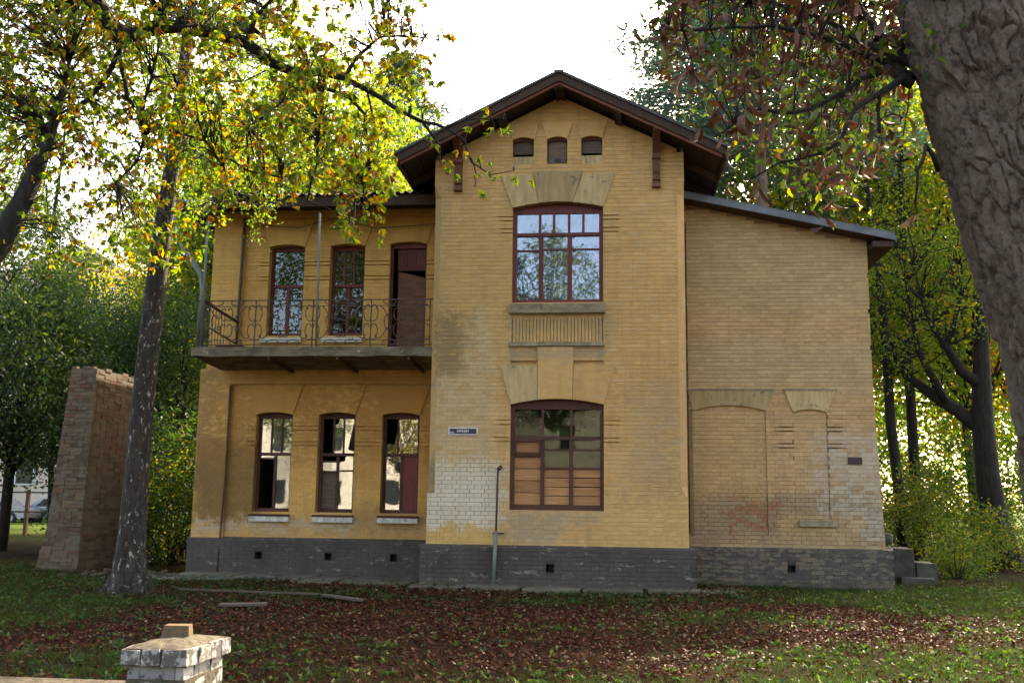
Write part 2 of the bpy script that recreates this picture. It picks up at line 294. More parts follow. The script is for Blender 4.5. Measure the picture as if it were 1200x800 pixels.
def worn(V, a): return [tuple(c+random.uniform(-a, a) for c in v) for v in V]
class MB:
    def __init__(s): s.v = []; s.f = []; s.r = []; s.sm = []
    def poly(s, pts, r=0., sm=False):
        k = len(s.v); s.v += [tuple(p) for p in pts]; s.f.append(tuple(range(k, k+len(pts)))); s.r.append(r); s.sm.append(sm)
    def box(s, x0, x1, y0, y1, z0, z1, r=None, nob=False):
        if r is None: r = random.random()
        k = len(s.v); s.v += [(x0, y0, z0), (x1, y0, z0), (x1, y1, z0), (x0, y1, z0), (x0, y0, z1), (x1, y0, z1), (x1, y1, z1), (x0, y1, z1)]
        F = [(0, 1, 5, 4), (1, 2, 6, 5), (3, 0, 4, 7), (4, 5, 6, 7), (3, 2, 1, 0)] + ([] if nob else [(2, 3, 7, 6)])
        for q in F: s.f.append(tuple(k+i for i in q)); s.r.append(r); s.sm.append(False)
    def hexa(s, p, r=None):
        """eight corners: bottom four, top four, both anticlockwise seen from above"""
        if r is None: r = random.random()
        k = len(s.v); s.v += [tuple(q) for q in p]
        for q in [(0, 1, 5, 4), (1, 2, 6, 5), (2, 3, 7, 6), (3, 0, 4, 7), (4, 5, 6, 7), (3, 2, 1, 0)]: s.f.append(tuple(k+i for i in q)); s.r.append(r); s.sm.append(False)
    def prism(s, poly, y0, y1, r=None):
        """polygon in X,Z (anticlockwise seen from the front) pulled from y0 to y1"""
        if r is None: r = random.random()
        n = len(poly); k = len(s.v)
        s.v += [(x, y0, z) for x, z in poly] + [(x, y1, z) for x, z in poly]
        s.f.append(tuple(range(k, k+n))); s.f.append(tuple(range(k+2*n-1, k+n-1, -1)))
        for i in range(n): j = (i+1) % n; s.f.append((k+j, k+i, k+n+i, k+n+j))
        s.r += [r]*(n+2); s.sm += [False]*(n+2)
    def bar(s, a, b, w, h=None, up=(0, 0, 1), r=None):
        a, b = Vector(a), Vector(b); h = h or w; d = (b-a).normalized(); sd = d.cross(Vector(up))
        if sd.length < 1e-4: sd = d.cross(Vector((0, 1, 0)))
        sd.normalize(); u = sd.cross(d); q = []
        for e in (a, b):
            for i, j in ((-1, -1), (1, -1), (1, 1), (-1, 1)): q.append(e+sd*(w/2*i)+u*(h/2*j))
        if r is None: r = random.random()
        k = len(s.v); s.v += [tuple(v) for v in q]
        for t in [(3, 2, 1, 0), (4, 5, 6, 7), (0, 1, 5, 4), (1, 2, 6, 5), (2, 3, 7, 6), (3, 0, 4, 7)]: s.f.append(tuple(k+i for i in t)); s.r.append(r); s.sm.append(False)
    def tube(s, path, rad, n=8, cap=True, jit=0.):
        P = [Vector(p) for p in path]; m = len(P)
        if not hasattr(rad, '__len__'): rad = [rad]*m
        k0 = len(s.v); prev = None
        for i in range(m):
            d = (P[min(i+1, m-1)]-P[max(i-1, 0)]).normalized()
            if prev is None: a = d.orthogonal().normalized()
            else: a = (prev-d*prev.dot(d)).normalized()
            prev = a; b = d.cross(a)
            for j in range(n):
                t = 2*math.pi*j/n; rr = rad[i]*(1+random.uniform(-jit, jit)); s.v.append(tuple(P[i]+a*(math.cos(t)*rr)+b*(math.sin(t)*rr)))
        for i in range(m-1):
            for j in range(n):
                j2 = (j+1) % n; s.f.append((k0+i*n+j, k0+i*n+j2, k0+(i+1)*n+j2, k0+(i+1)*n+j)); s.r.append(0.); s.sm.append(True)
        if cap:
            s.f.append(tuple(k0+j for j in range(n-1, -1, -1))); s.f.append(tuple(k0+(m-1)*n+j for j in range(n))); s.r += [0., 0.]; s.sm += [False, False]
    def mesh(s, name, m):
        me = bpy.data.meshes.new(name); me.from_pydata(s.v, [], s.f)
        me.attributes.new('rnd', 'FLOAT', 'FACE').data.foreach_set('value', s.r)
        me.polygons.foreach_set('use_smooth', s.sm); me.materials.append(m); me.update(); return me
    def build(s, name, m, parent=None, **kw):
        return tag(link(name, s.mesh(name, m), parent), **kw)

def clip_top(poly, line):
    """keep the part of a polygon below z = a + b*x"""
    a, b = line; out = []
    for i in range(len(poly)):
        p, q = poly[i], poly[(i+1) % len(poly)]; dp = a+b*p[0]-p[1]; dq = a+b*q[0]-q[1]
        if dp >= 0: out.append(p)
        if (dp > 0) != (dq > 0) and abs(dp-dq) > 1e-9: t = dp/(dp-dq); out.append((p[0]+t*(q[0]-p[0]), p[1]+t*(q[1]-p[1])))
    return out
PITCHB = .0765; Z0 = .06
def SN(z): return Z0+round((z-Z0)/PITCHB)*PITCHB

def wall(parent, name, x0, x1, z0, z1, Y, holes, recess, grooves, roofs, mats, extent=None, vg=.0018, thick=.42, plain_above=None, bricks_to_parts=None, lab=None):
    """One masonry wall seen from the front. holes: (x0,x1,z0,z1); recess: (x0,x1,z0,z1,dy); grooves: (x0,x1,z).
    Solid core, a skin layer with raked grooves in it, and courses of single bricks laid on it."""
    core = MB(); D = .04
    xs = sorted({x0, x1} | {v for h in holes+recess for v in h[:2] if x0 < v < x1}); zs = sorted({z0, z1} | {v for h in holes+recess for v in h[2:4] if z0 < v < z1})
    gx = sorted(set(xs) | {v for g in grooves for v in g[:2] if x0 < v < x1}); gz = sorted(set(zs) | {v for g in grooves for v in (g[2]-.013, g[2]+.013)})
    def hole(x, z): return any(h[0] < x < h[1] and h[2] < z < h[3] for h in holes)
    def rec(x, z):
        for h in recess:
            if h[0] < x < h[1] and h[2] < z < h[3]: return h[4]
        return 0.
    def put(mb, a, b, c, d, ya, yb):
        p = [(a, c), (b, c), (b, d), (a, d)]
        for l in roofs:
            p = clip_top(p, l)
            if len(p) < 3: return
        mb.prism(p, ya, yb, 0.)
    for i in range(len(xs)-1):
        for j in range(len(zs)-1):
            x, z = (xs[i]+xs[i+1])/2, (zs[j]+zs[j+1])/2
            if not hole(x, z): put(core, xs[i], xs[i+1], zs[j], zs[j+1], Y+rec(x, z)+D, Y+thick)
    for j in range(len(gz)-1):
        i = 0
        while i < len(gx)-1:
            x, z = (gx[i]+gx[i+1])/2, (gz[j]+gz[j+1])/2
            ing = any(g[0] < x < g[1] and abs(z-g[2]) < .013 for g in grooves)
            if not hole(x, z) and not ing: put(core, gx[i], gx[i+1], gz[j], gz[j+1], Y+rec(x, z)+.004, Y+rec(x, z)+D)
            i += 1
    wo = core.build(name, mats[1], parent)
    if lab: wo['label'] = lab
    rest = MB(); picked = []
    row = 0; z = z0
    while z < z1-.01:
        zt = min(z+PITCHB, z1); zm = (z+zt)/2
        ex0, ex1 = extent(zm) if extent else (x0, x1)
        cuts = sorted({ex0, ex1} | {v for v in xs if ex0 < v < ex1})
        segs = []
        for i in range(len(cuts)-1):
            a, b = cuts[i], cuts[i+1]; m = (a+b)/2
            if hole(m, zm): continue
            key = rec(m, zm)
            if segs and segs[-1][2] == key and abs(segs[-1][1]-a) < 1e-6: segs[-1][1] = b
            else: segs.append([a, b, key])
        for a, b, dy in segs:
            L = .262 if row % 2 == 0 else .131
            ph = 0 if row % 2 == 0 else .066
            k = math.floor((a-ph)/L); x = k*L+ph
            while x < b-1e-4:
                L_k = L+random.uniform(-.008, .008); xa, xb = max(x, a), min(x+L_k, b); x += L_k
                if xb-xa < .03: continue
                if any(l[0]+l[1]*xx < zt+.0 for l in roofs for xx in (xa, xb)): continue
                j = random.uniform(0, .0022); bare = (YT == Y and z < 2.3 and xa < -1.9) or (Y == YR and z < 1.8); rg = random.uniform(.005, .008) if bare else random.uniform(.001, .0045); vv = .004 if bare else vg; xc_ = (xa+xb)/2
                gl = any(g[0] < xc_ < g[1] and abs(g[2]-z) < .02 for g in grooves); gh = any(g[0] < xc_ < g[1] and abs(g[2]-zt) < .02 for g in grooves)
                bx = (xa+vv, xb-vv, z+(.013 if gl else rg), zt-(.013 if gh else .0035), Y+dy-.003-j, Y+dy+.004)
                if plain_above and plain_above(xa, zm): continue
                if bricks_to_parts and bricks_to_parts(xa, zm) and len(picked) < 300: picked.append(bx)
                else: rest.box(bx[0], bx[1], bx[4], bx[5], bx[2], bx[3], nob=True)
        z = zt; row += 1
    if rest.v: rest.build('brickwork', mats[0], wo, kind='stuff')
    shared = {}
    for bx in picked:
        k = (round(bx[1]-bx[0], 2), round(bx[3]-bx[2], 2))
        if k not in shared:
            mb = MB(); mb.box(-k[0]/2, k[0]/2, -.007, .005, -k[1]/2, k[1]/2, 0., nob=True); shared[k] = mb.mesh('brick', mats[0])
        link('brick', shared[k], wo, ((bx[0]+bx[1])/2, bx[4]+.007, (bx[2]+bx[3])/2))
    return wo

def arch_pts(x0, x1, zs, rise, n=10):
    return [(x0+(x1-x0)*i/n, zs+rise*(1-(2*i/n-1)**2)) for i in range(n+1)]

# ------------------------------------------------------------------ ground
def gh(x, y): return .05+.07*mnoise.noise(Vector((x*.25, y*.25, 3.)))+.018*mnoise.noise(Vector((x*1.3, y*1.3, 9.)))
def gridaxis(a, b, step, far):
    l = [a-far, a-far*.4, a-far*.15, a-far*.05]+list(np.arange(a, b+step/2, step))+[b+far*.05, b+far*.15, b+far*.4, b+far]; return l
gxs = gridaxis(-16, 14, .22, 900); gys = gridaxis(-17, 6, .22, 900)
V = [(x, y, gh(x, y)) for y in gys for x in gxs]; nx = len(gxs)
F = [(j*nx+i, j*nx+i+1, (j+1)*nx+i+1, (j+1)*nx+i) for j in range(len(gys)-1) for i in range(nx-1)]
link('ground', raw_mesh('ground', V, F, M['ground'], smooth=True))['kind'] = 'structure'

# ------------------------------------------------------------------ house
house = empty('brick_house', (-1.5, 3, 0), 'two storey ochre painted brick house with gabled tower front, iron balcony and broken windows', 'house')
XL, XR = -3.40, 1.20            # tower
YT, YL, YR = 0., 1.7, 1.3       # front planes: tower, left wing, right wing
PZ = SN(.76)                    # top of plinth
RS = .5; RA = 9.02              # tower roof slope and soffit apex
XC = -1.05

# windows: x0, x1, z0, zs (spring), rise
W_UP = (-1.93, -.27, 5.08, 6.88, .10); W_LO = (-1.925, -.26, 1.39, 3.25, .10)
NI = [(-1.945, -1.55), (-1.305, -.93), (-.67, -.283)]
lw_lo = [(-7.25, -6.50), (-5.965, -5.212), (-4.665, -3.915)]
lw_up = [(-7.15, -6.405), (-5.865, -5.14)]
door_x = (-4.615, -3.86)

# --- tower front
holes = [(W_UP[0], W_UP[1], W_UP[2], 6.99), (W_LO[0], W_LO[1], W_LO[2], 3.36)]+[(a, b, SN(7.72), 8.24) for a, b in NI]+[(-1.26, -1.12, .33, .47)]
recess = [(-1.92, -.27, 4.38, 4.90, .05), (-1.93, -1.42, 3.96, 4.06, .06), (-.80, -.27, 3.96, 4.06, .06)]
gr = []
for zz in (SN(6.70), SN(6.70)-PITCHB, SN(6.70)-3*PITCHB, SN(6.70)-4*PITCHB):
    gr += [(-2.22, -1.93, SN(zz)), (-.27, .02, SN(zz))]
for zz in (SN(2.97), SN(2.97)-PITCHB, SN(2.97)-4*PITCHB, SN(2.97)-5*PITCHB):
    gr += [(-2.22, -1.925, SN(zz)), (-.26, .02, SN(zz))]
CH = .13
def ext_t(z):
    if z < SN(1.7) or z > SN(7.3): return (XL, XR)
    return (XL+CH, XR-CH)
troofs = [(RA-RS*XC*-1*-1+0, RS), (RA+RS*XC, -RS)]
troofs = [(RA-RS*XC, RS), (RA+RS*XC, -RS)]      # left slope z = RA + RS*(x-XC); right slope z = RA - RS*(x-XC)
wall(house, 'tower_wall', XL+CH, XR-CH, PZ, 9.2, YT, holes, recess, gr, troofs, (M['tower'], M['tower_m']), extent=lambda z: ext_t(z),
     bricks_to_parts=lambda x, z: (z < 3.35 and x < -1.9) or (z < 1.4), lab='ochre painted tower front with white patch of bare brick near the ground')
# corners of the tower: square at foot and head, chamfered between
for sgn, xo in ((-1, XL), (1, XR)):
    mb = MB(); xi = xo-sgn*CH; lv = [(PZ, .0015), (SN(1.62), .0015), (SN(1.85), CH-.001), (SN(7.13), CH-.001), (SN(7.32), .0015), (8.2, .0015)]
    yb = YL+.3 if sgn < 0 else YR+.3
    rings = []
    for z, c in lv:
        zt = min(z, RA-RS*abs(xo-XC)-.005)
        k = len(mb.v); mb.v += [(xi, YT+.004, zt), (xo-sgn*c, YT+.004, zt), (xo, YT+.004+c, zt), (xo, yb, zt), (xi, yb, zt)]; rings.append(k)
    for a, b in zip(rings, rings[1:]):
        for i in range(4):
            q = (a+i, a+i+1, b+i+1, b+i); mb.f.append(q if sgn > 0 else q[::-1]); mb.r.append(0.); mb.sm.append(False)
    mb.poly([(xi, YT+.004, 8.195-.0), (xo, YT+.004, min(8.2, RA-RS*abs(xo-XC)-.005)), (xo, yb, min(8.2, RA-RS*abs(xo-XC)-.005)), (xi, yb, 8.195)])
    mb.build('corner', M['tower_m'], house)
def plinth(name, x0, x1, Y, ztop, mats, holes, thick=.5):
    mb = MB(); xs = sorted({x0, x1} | {v for h in holes for v in h[:2]}); zs = sorted({-.3, ztop} | {v for h in holes for v in h[2:]})
    for i in range(len(xs)-1):
        for j in range(len(zs)-1):
            m = ((xs[i]+xs[i+1])/2, (zs[j]+zs[j+1])/2)
            if any(h[0] < m[0] < h[1] and h[2] < m[1] < h[3] for h in holes): continue
            mb.box(xs[i], xs[i+1], Y, Y+thick, zs[j], zs[j+1], 0.)
    o = mb.build(name, mats[1], house)
    bb = MB(); row = 0; z = -.09
    while z < ztop-.02:
        zt = min(z+PITCHB, ztop); x = x0-(0 if row % 2 else .13)
        while x < x1:
            a, b = max(x, x0), min(x+.262, x1); x += .262
            for h in holes:
                if a < h[1] and b > h[0] and z < h[3]-.01 and zt > h[2]+.01:
                    if a < h[0]: b = h[0]
                    else: a = h[1]
            if b-a < .03: continue
            bb.box(a+.004, b-.004, Y-.005-random.uniform(0, .006), Y+.001, z+.004, zt-.004, nob=True)
        z = zt; row += 1
    # sloped weathering course on top
    bb.hexa([(x0, Y-.004, ztop-.03), (x1, Y-.004, ztop-.03), (x1, Y+.09, ztop-.03), (x0, Y+.09, ztop-.03), (x0, Y-.004, ztop-.002), (x1, Y-.004, ztop-.002), (x1, Y+.09, ztop+.035), (x0, Y+.09, ztop+.035)], .5)
    bb.build('brickwork', mats[0], o, kind='stuff'); return o
plinth('tower_plinth', XL-.085, XR+.12, YT-.09, PZ-.002, (M['plinth'], M['plinth_m']), [(-1.26, -1.12, .33, .47)])
vb = MB(); vb.box(-1.24, -1.14, .2, .22, .3, .5); vb.build('vent_back', M['crowblack'], house)

# --- left wing front: pilaster and friezes proud, window fields set back
Zb = 4.12
gl = []
for zz in (SN(2.93), SN(2.93)-PITCHB, SN(2.93)-4*PITCHB, SN(2.93)-5*PITCHB):
    xs_ = [-7.45]+[v for p in lw_lo for v in p]+[-3.42]
    for i in range(0, len(xs_), 2): gl.append((xs_[i], xs_[i+1], SN(zz)))
rl = [(-7.79, -3.3, PZ, SN(3.80), .07)]
holes = [(a, b, 1.27, 3.26) for a, b in lw_lo]+[(a, a+.14, .38, .5) for a in (-7.1, -5.7, -4.4)]
wall(house, 'lower_wing_wall', -8.45, -3.3, PZ, Zb, YL, holes, rl, gl, [], (M['lw'], M['lw_m']), lab='lower wall of the left wing, ochre with brown damp stains')
gl = []
for zz in (SN(6.33), SN(6.33)-PITCHB, SN(6.33)-4*PITCHB, SN(6.33)-5*PITCHB):
    xs_ = [-7.42]+[v for p in lw_up for v in p]+[door_x[0], door_x[1], -3.42]
    for i in range(0, len(xs_), 2): gl.append((xs_[i], xs_[i+1], SN(zz)))
holes = [(a, b, 4.80, 6.71) for a, b in lw_up]+[(door_x[0], door_x[1], 4.34, 6.74)]
wall(house, 'upper_wing_wall', -8.33, -3.3, Zb, 7.62, YL, holes, [(-7.70, -3.3, Zb, SN(7.22), .07)], gl, [], (M['lw'], M['lw_m']), lab='upper wall of the left wing behind the balcony')
plinth('wing_plinth', -8.50, XL+.02, YL-.045, PZ-.002, (M['plinth'], M['plinth_m']), [(a, a+.14, .36, .5) for a in (-7.1, -5.7, -4.4)])
for a in (-7.1, -5.7, -4.4): vb = MB(); vb.box(a+.01, a+.13, YL+.2, YL+.22, .3, .55); vb.build('vent_back', M['crowblack'], house)

# --- right wing
rroof = (7.30+.228*1.25, -.228)
holes = [(3.05, 3.19, .33, .46)]
rr = [(1.385, 2.73, PZ+PITCHB*3, SN(3.40), .025), (3.235, 3.845, SN(1.27), SN(3.36), .025)]
gr = []
for zz in (SN(2.93), SN(2.93)-PITCHB, SN(2.93)-4*PITCHB, SN(2.93)-5*PITCHB): gr += [(3.0, 3.235, SN(zz)), (3.845, 4.1, SN(zz))]
def ext_r(z): return (1.1, 4.70+max(0, 3.9-z)*.035)
wall(house, 'right_wing_wall', 1.1, 4.70, PZ, 7.4, YR, [], rr, gr, [rroof], (M['rw'], M['rw_m']), extent=ext_r, vg=.0016, lab='blind brick wall of the right wing with two bricked up openings')
mb = MB()   # battered outer corner
for z0, z1 in ((PZ, 2.), (2., 3.9), (3.9, 6.51)):
    a, b = 4.70+max(0, 3.9-z0)*.035, 4.70+max(0, 3.9-z1)*.035
    mb.hexa([(4.66, YR+.004, z0), (a, YR+.004, z0), (a, YR+6, z0), (4.66, YR+6, z0), (4.66, YR+.004, z1), (b, YR+.004, z1), (b, YR+6, z1), (4.66, YR+6, z1)], 0.)
mb.build('corner', M['rw_m'], house)
plinth('right_plinth', 1.1, 4.93, YR-.05, PZ-.002, (M['plinth_r'], M['plinth_m']), holes)
vb = MB(); vb.box(3.06, 3.18, YR+.2, YR+.22, .3, .5); vb.build('vent_back', M['crowblack'], house)

# --- voussoirs
def wedge(poly, Y, dy=.045, m='tower_m', back=.3, name='voussoir', lab=None):
    mb = MB(); mb.prism(poly, Y-dy, Y+back); o = mb.build(name, M[m], house)
    if lab: o['label'] = lab
    return o
def wedge3(x0, x1, zs, rise, tops, spread, Y, mats, zt, labs=(None,)*3):
    """three blocks over an arch; tops = x where the joints reach the top"""
    A = arch_pts(x0, x1, zs, rise, 24); j1, j2 = int(24*.30), int(24*.70)
    g = .006
    P1 = A[:j1+1]+[(tops[0]-g, zt[0]), (x0-spread, zt[0])]
    P2 = [(A[j1][0]+g, A[j1][1])]+A[j1+1:j2]+[(A[j2][0]-g, A[j2][1]), (tops[1], zt[1]), (tops[0], zt[1])]
    P3 = A[j2:]+[(x1+spread, zt[2]), (tops[1]+g, zt[2])]
    for P, m, dy, l in zip((P1, P2, P3), mats, (.035, .055, .035), labs): wedge(P, Y, dy, m, lab=l)
wedge3(W_UP[0], W_UP[1], W_UP[3], W_UP[4], (-1.55, -.65), .22, YT, ('vouss', 'vouss', 'vouss'), (7.50, 7.56, 7.50))
wedge3(W_LO[0], W_LO[1], W_LO[3], W_LO[4], (-1.44, -.80), .19, YT, ('vouss', 'tower', 'tower'), (3.95, 4.28, 3.95), ('grey weathered arch block', None, None))
for k, (a, b) in enumerate(NI):
    A = arch_pts(a, b, 8.19, .045, 8); wedge([(x, z) for x, z in A]+[(b+.10, 8.50), (a-.10, 8.50)], YT, .03, 'tower')
for a, b in lw_lo:
    A = arch_pts(a, b, 3.20, .05, 8); wedge(A+[(b+.20, SN(3.80)-.004), (a-.20, SN(3.80)-.004)], YL+.07, .035, 'lw', .32)
for a, b in lw_up:
    A = arch_pts(a, b, 6.66, .045, 8); wedge(A+[(b+.19, SN(7.22)-.004), (a-.19, SN(7.22)-.004)], YL+.07, .035, 'lw', .32)
A = arch_pts(*door_x, 6.69, .045, 8); wedge(A+[(door_x[1]+.16, SN(7.22)-.004), (door_x[0]-.19, SN(7.22)-.004)], YL+.07, .035, 'lw', .32)
wedge(arch_pts(1.385, 2.73, 3.27, .10, 10)+[(2.88, 3.65), (1.30, 3.65)], YR, .035, 'vouss', .2, lab='long weathered arch block over the bricked up doorway')
wedge(arch_pts(3.235, 3.845, 3.25, .05, 8)+[(4.02, 3.65), (3.08, 3.65)], YR, .035, 'vouss', .2, lab='short weathered arch block over the bricked up window')
mb = MB(); mb.box(1.28, 2.90, YR-.055, YR+.01, 3.653, 3.685); mb.build('drip_course', M['stone'], house); mb = MB(); mb.box(3.06, 4.04, YR-.055, YR+.01, 3.653, 3.685); mb.build('drip_course', M['stone'], house)
mb = MB(); mb.box(3.28, 3.95, YR-.07, YR+.1, 1.155, 1.265); mb.build('window_ledge', M['stone'], house)
mb = MB(); mb.box(1.33, 1.385, YR-.012, YR+.01, .95, 3.3); mb.build('jamb_strip', M['rw_m'], house)

# --- string courses, sills, ribbed panel on the tower
mb = MB(); mb.box(-1.97, -.23, YT-.09, YT+.1, 4.90, 5.07); mb.build('window_sill', M['stone'], house)
mb = MB(); mb.box(-1.96, -.25, YT-.07, YT+.06, 4.30, 4.375); mb.build('panel_ledge', M['stone'], house)
mb = MB(); mb.box(-1.92, -.27, YT+.02, YT+.049, 4.80, 4.895); pn = mb.build('ribbed_panel', M['tower'], house)
for i in range(26):
    mb = MB(); x = -1.90+i*.0624; mb.box(x, x+.048, YT+.018, YT+.05, 4.38, 4.80); mb.build('rib', M['tower'], pn)

# ------------------------------------------------------------------ windows
def window(x0, x1, z0, zs, rise, Y, transom, cols_top, cols_bot, mat, rows_bot=None, styles=None, fw=.06, dep=.16, glass='glass', lab=None, casing=True, bd=.03):
    """frame with arched head; cols_* are inner mullion fractions; rows_bot: {column: [z,...]} ; styles: {(part,col,row): style}"""
    fr = MB(); y0, y1 = Y+dep, Y+dep+.07; styles = styles or {}; rows_bot = rows_bot or {}
    fr.box(x0, x0+fw, y0, y1, z0, zs+rise*.2); fr.box(x1-fw, x1, y0, y1, z0, zs+rise*.2)
    fr.box(x0+fw, x1-fw, y0-.008, y1, z0, z0+fw*1.3)
    zt = zs-fw*1.1
    fr.prism([(x0+fw, zt), (x1-fw, zt)]+[(x, z) for x, z in reversed(arch_pts(x0, x1, zs+.0, rise-.004, 8))], y0+.003, y1)
    fr.box(x0+fw, x1-fw, y0-.015, y1, transom-.03, transom+.03)
    xi0, xi1 = x0+fw, x1-fw; L = xi1-xi0
    cells = []
    for part, cols, za, zb in (('t', cols_top, transom+.03, zt), ('b', cols_bot, z0+fw*1.3, transom-.03)):
        xs = [xi0]+[xi0+L*c for c in cols]+[xi1]
        for x in xs[1:-1]:
            h = bd*.55 if part == 't' else bd; fr.box(x-h, x+h, y0+.006, y1, za, zb)
        for i in range(len(xs)-1):
            h = bd*.55 if part == 't' else bd
            a, b = xs[i]+(h if i else 0), xs[i+1]-(h if i < len(xs)-2 else 0)
            zr = [za]+(rows_bot.get(i, []) if part == 'b' else [])+[zb]
            for z in zr[1:-1]: fr.box(a, b, y0+.012, y1, z-.017, z+.017)
            for j in range(len(zr)-1):
                cells.append((part, i, j, a, b, zr[j]+(.017 if j else 0), zr[j+1]-(.017 if j < len(zr)-2 else 0)))
    f = fr.build('window', M[mat], house)
    if lab: f['label'] = lab
    yg = Y+dep+.035
    for part, i, j, a, b, za, zb in cells:
        st = styles.get((part, i, j), glass)
        mb = MB()
        if st == 'gone': continue
        if st == 'top_shard': mb.prism([(a, zb-.10), (b, zb-.13), (b, zb), (a, zb)], yg, yg+.004); mb.build('pane', M[glass], f, label='shard left in the top of the pane')
        elif st == 'low_shard': mb.prism([(a, za), (b, za), (b, zb-.25), (a+(b-a)*.7, za+.16), (a+(b-a)*.4, za+.20), (a, za+.19)], yg, yg+.004); mb.build('pane', M[glass], f, label='broken pane with a jagged upper edge')
        elif st == 'half_shard': mb.prism([(a, za), (b, za), (b, zb), (a+(b-a)*.45, zb), (a+(b-a)*.38, zb-.1), (a, zb-.06*0-.12)], yg, yg+.004); mb.build('pane', M[glass], f, label='pane with its upper corner broken out')
        elif st == 'planks':
            n = 4; h = (zb-za)/n
            for k in range(n):
                mb = MB(); mb.box(a-.01, b+.01, yg+.02, yg+.045, za+k*h+.004+random.uniform(0, .012), za+(k+1)*h-.003); mb.build('plank', M['ply'], f)
            mb = MB(); mb.box(a-.02, b+.02, yg+.10, yg+.11, za, zb); mb.build('backing_board', M['board'], f)
        elif st == 'panel': mb.box(a, b, yg-.01, yg+.02, za, zb); mb.build('door_leaf', M['maroon'], f, label='maroon shutter leaf')
        elif st == 'greyboard': mb.box(a, b, yg+.03, yg+.05, za, zb-.0); mb.build('board', M['board'], f)
        elif st == 'vent':
            mb.box(a, a+.03, yg-.07, yg, za+.02, zb); mb.box(b-.03, b, yg-.07, yg, za+.02, zb); mb.box(a+.03, b-.03, yg-.07, yg, zb-.03, zb); mb.box(a+.03, b-.03, yg-.07, yg, za+.02, za+.05)
            mb.build('vent_sash', M[mat], f); mb = MB(); mb.box(a+.03, b-.03, yg, yg+.01, za, zb); mb.build('plank', M['ply'], f)
        else: mb.box(a, b, yg, yg+.004, za, zb); mb.build('pane', M[st], f)
    return f
# tower upper window: five lights above, three below
window(*W_UP, YT, 6.40, (.28, .45, .635, .81), (.295, .645), 'maroon', {0: [6.10], 1: [6.12], 2: [6.12]}, {}, glass='glass_dusty', fw=.075, bd=.042, dep=.12, lab='wide maroon window with bluish panes')
mb = MB(); mb.box(-1.9, -.3, YT+.33, YT+.335, 5.1, 6.35); mb.build('paper_screen', M['curtain'], house)
mb = MB(); mb.box(-1.86, -1.38, YT+.20, YT+.205, 5.13, 6.35); mb.build('paper_screen', M['curtain'], house, label='pale paper pinned inside the left light')
mb = MB(); mb.box(-1.86, -1.38, YT+.19, YT+.195, 6.42, 6.50); mb.build('paper_screen', M['curtain'], house, label='strip of pale paper at the foot of the top light')
# tower lower window: three lights above, boarded below
window(*W_LO, YT, 2.66, (.33, .665), (.33, .665), 'brownwood', {0: [2.34], 1: [2.13, 2.45], 2: [2.13, 2.45]},
       {('b', 0, 0): 'planks', ('b', 0, 1): 'vent', ('b', 1, 0): 'planks', ('b', 2, 0): 'planks', ('b', 1, 2): 'glass_green', ('b', 2, 2): 'glass_green', ('t', 1, 0): 'glass_green'}, glass='glass_green', fw=.07, bd=.035, dep=.10, lab='wide lower window boarded with raw planks')
mb = MB(); mb.box(-1.33, -.40, YT+.19, YT+.20, 2.71, 2.84); mb.build('paper_screen', M['greypaper'], house, label='pale strip behind the top lights')
mb = MB(); mb.box(-1.86, -.33, YT+.24, YT+.26, 2.69, 2.95); mb.build('backing_board', M['board'], house); mb = MB(); mb.box(-1.3, -.35, YT+.23, YT+.25, 2.46, 2.57); mb.build('backing_board', M['board'], house); mb = MB(); mb.box(-1.3, -.35, YT+.23, YT+.25, 2.1, 2.2); mb.build('backing_board', M['board'], house)
# niches
for k, (a, b) in enumerate(NI):
    mb = MB(); mb.box(a, b, YT+.12, YT+.15, SN(7.72)+(.24 if k != 1 else .02), 8.24); o = mb.build('niche_board', M['board'], house)
    mb = MB(); zz = SN(7.72)
    mb.box(a-.0, b+.0, YT+.02, YT+.16, zz, zz+(.16 if k != 1 else .01)); mb.build('niche_sill', M['vouss' if k != 1 else 'tower'], house)
    if k == 1: mb = MB(); mb.prism([(a+.13, 7.80), (a+.17, 7.785), (a+.24, 7.79), (a+.26, 7.83), (a+.22, 7.87), (a+.19, 7.85), (a+.14, 7.86)], YT+.105, YT+.118); mb.build('hole_shade_patch', M['crowblack'], house)  # black plate on the board paints the dark inside of a hole
    mb = MB(); mb.box(a-.01, a+.025, YT+.07, YT+.12, zz+.1, 8.22); mb.box(b-.025, b+.01, YT+.07, YT+.12, zz+.1, 8.22); mb.prism(arch_pts(a, b, 8.15, .04, 6)+[(b, 8.23), (a, 8.23)], YT+.07, YT+.12)
    mb.build('niche_frame', M['brownwood'], house)
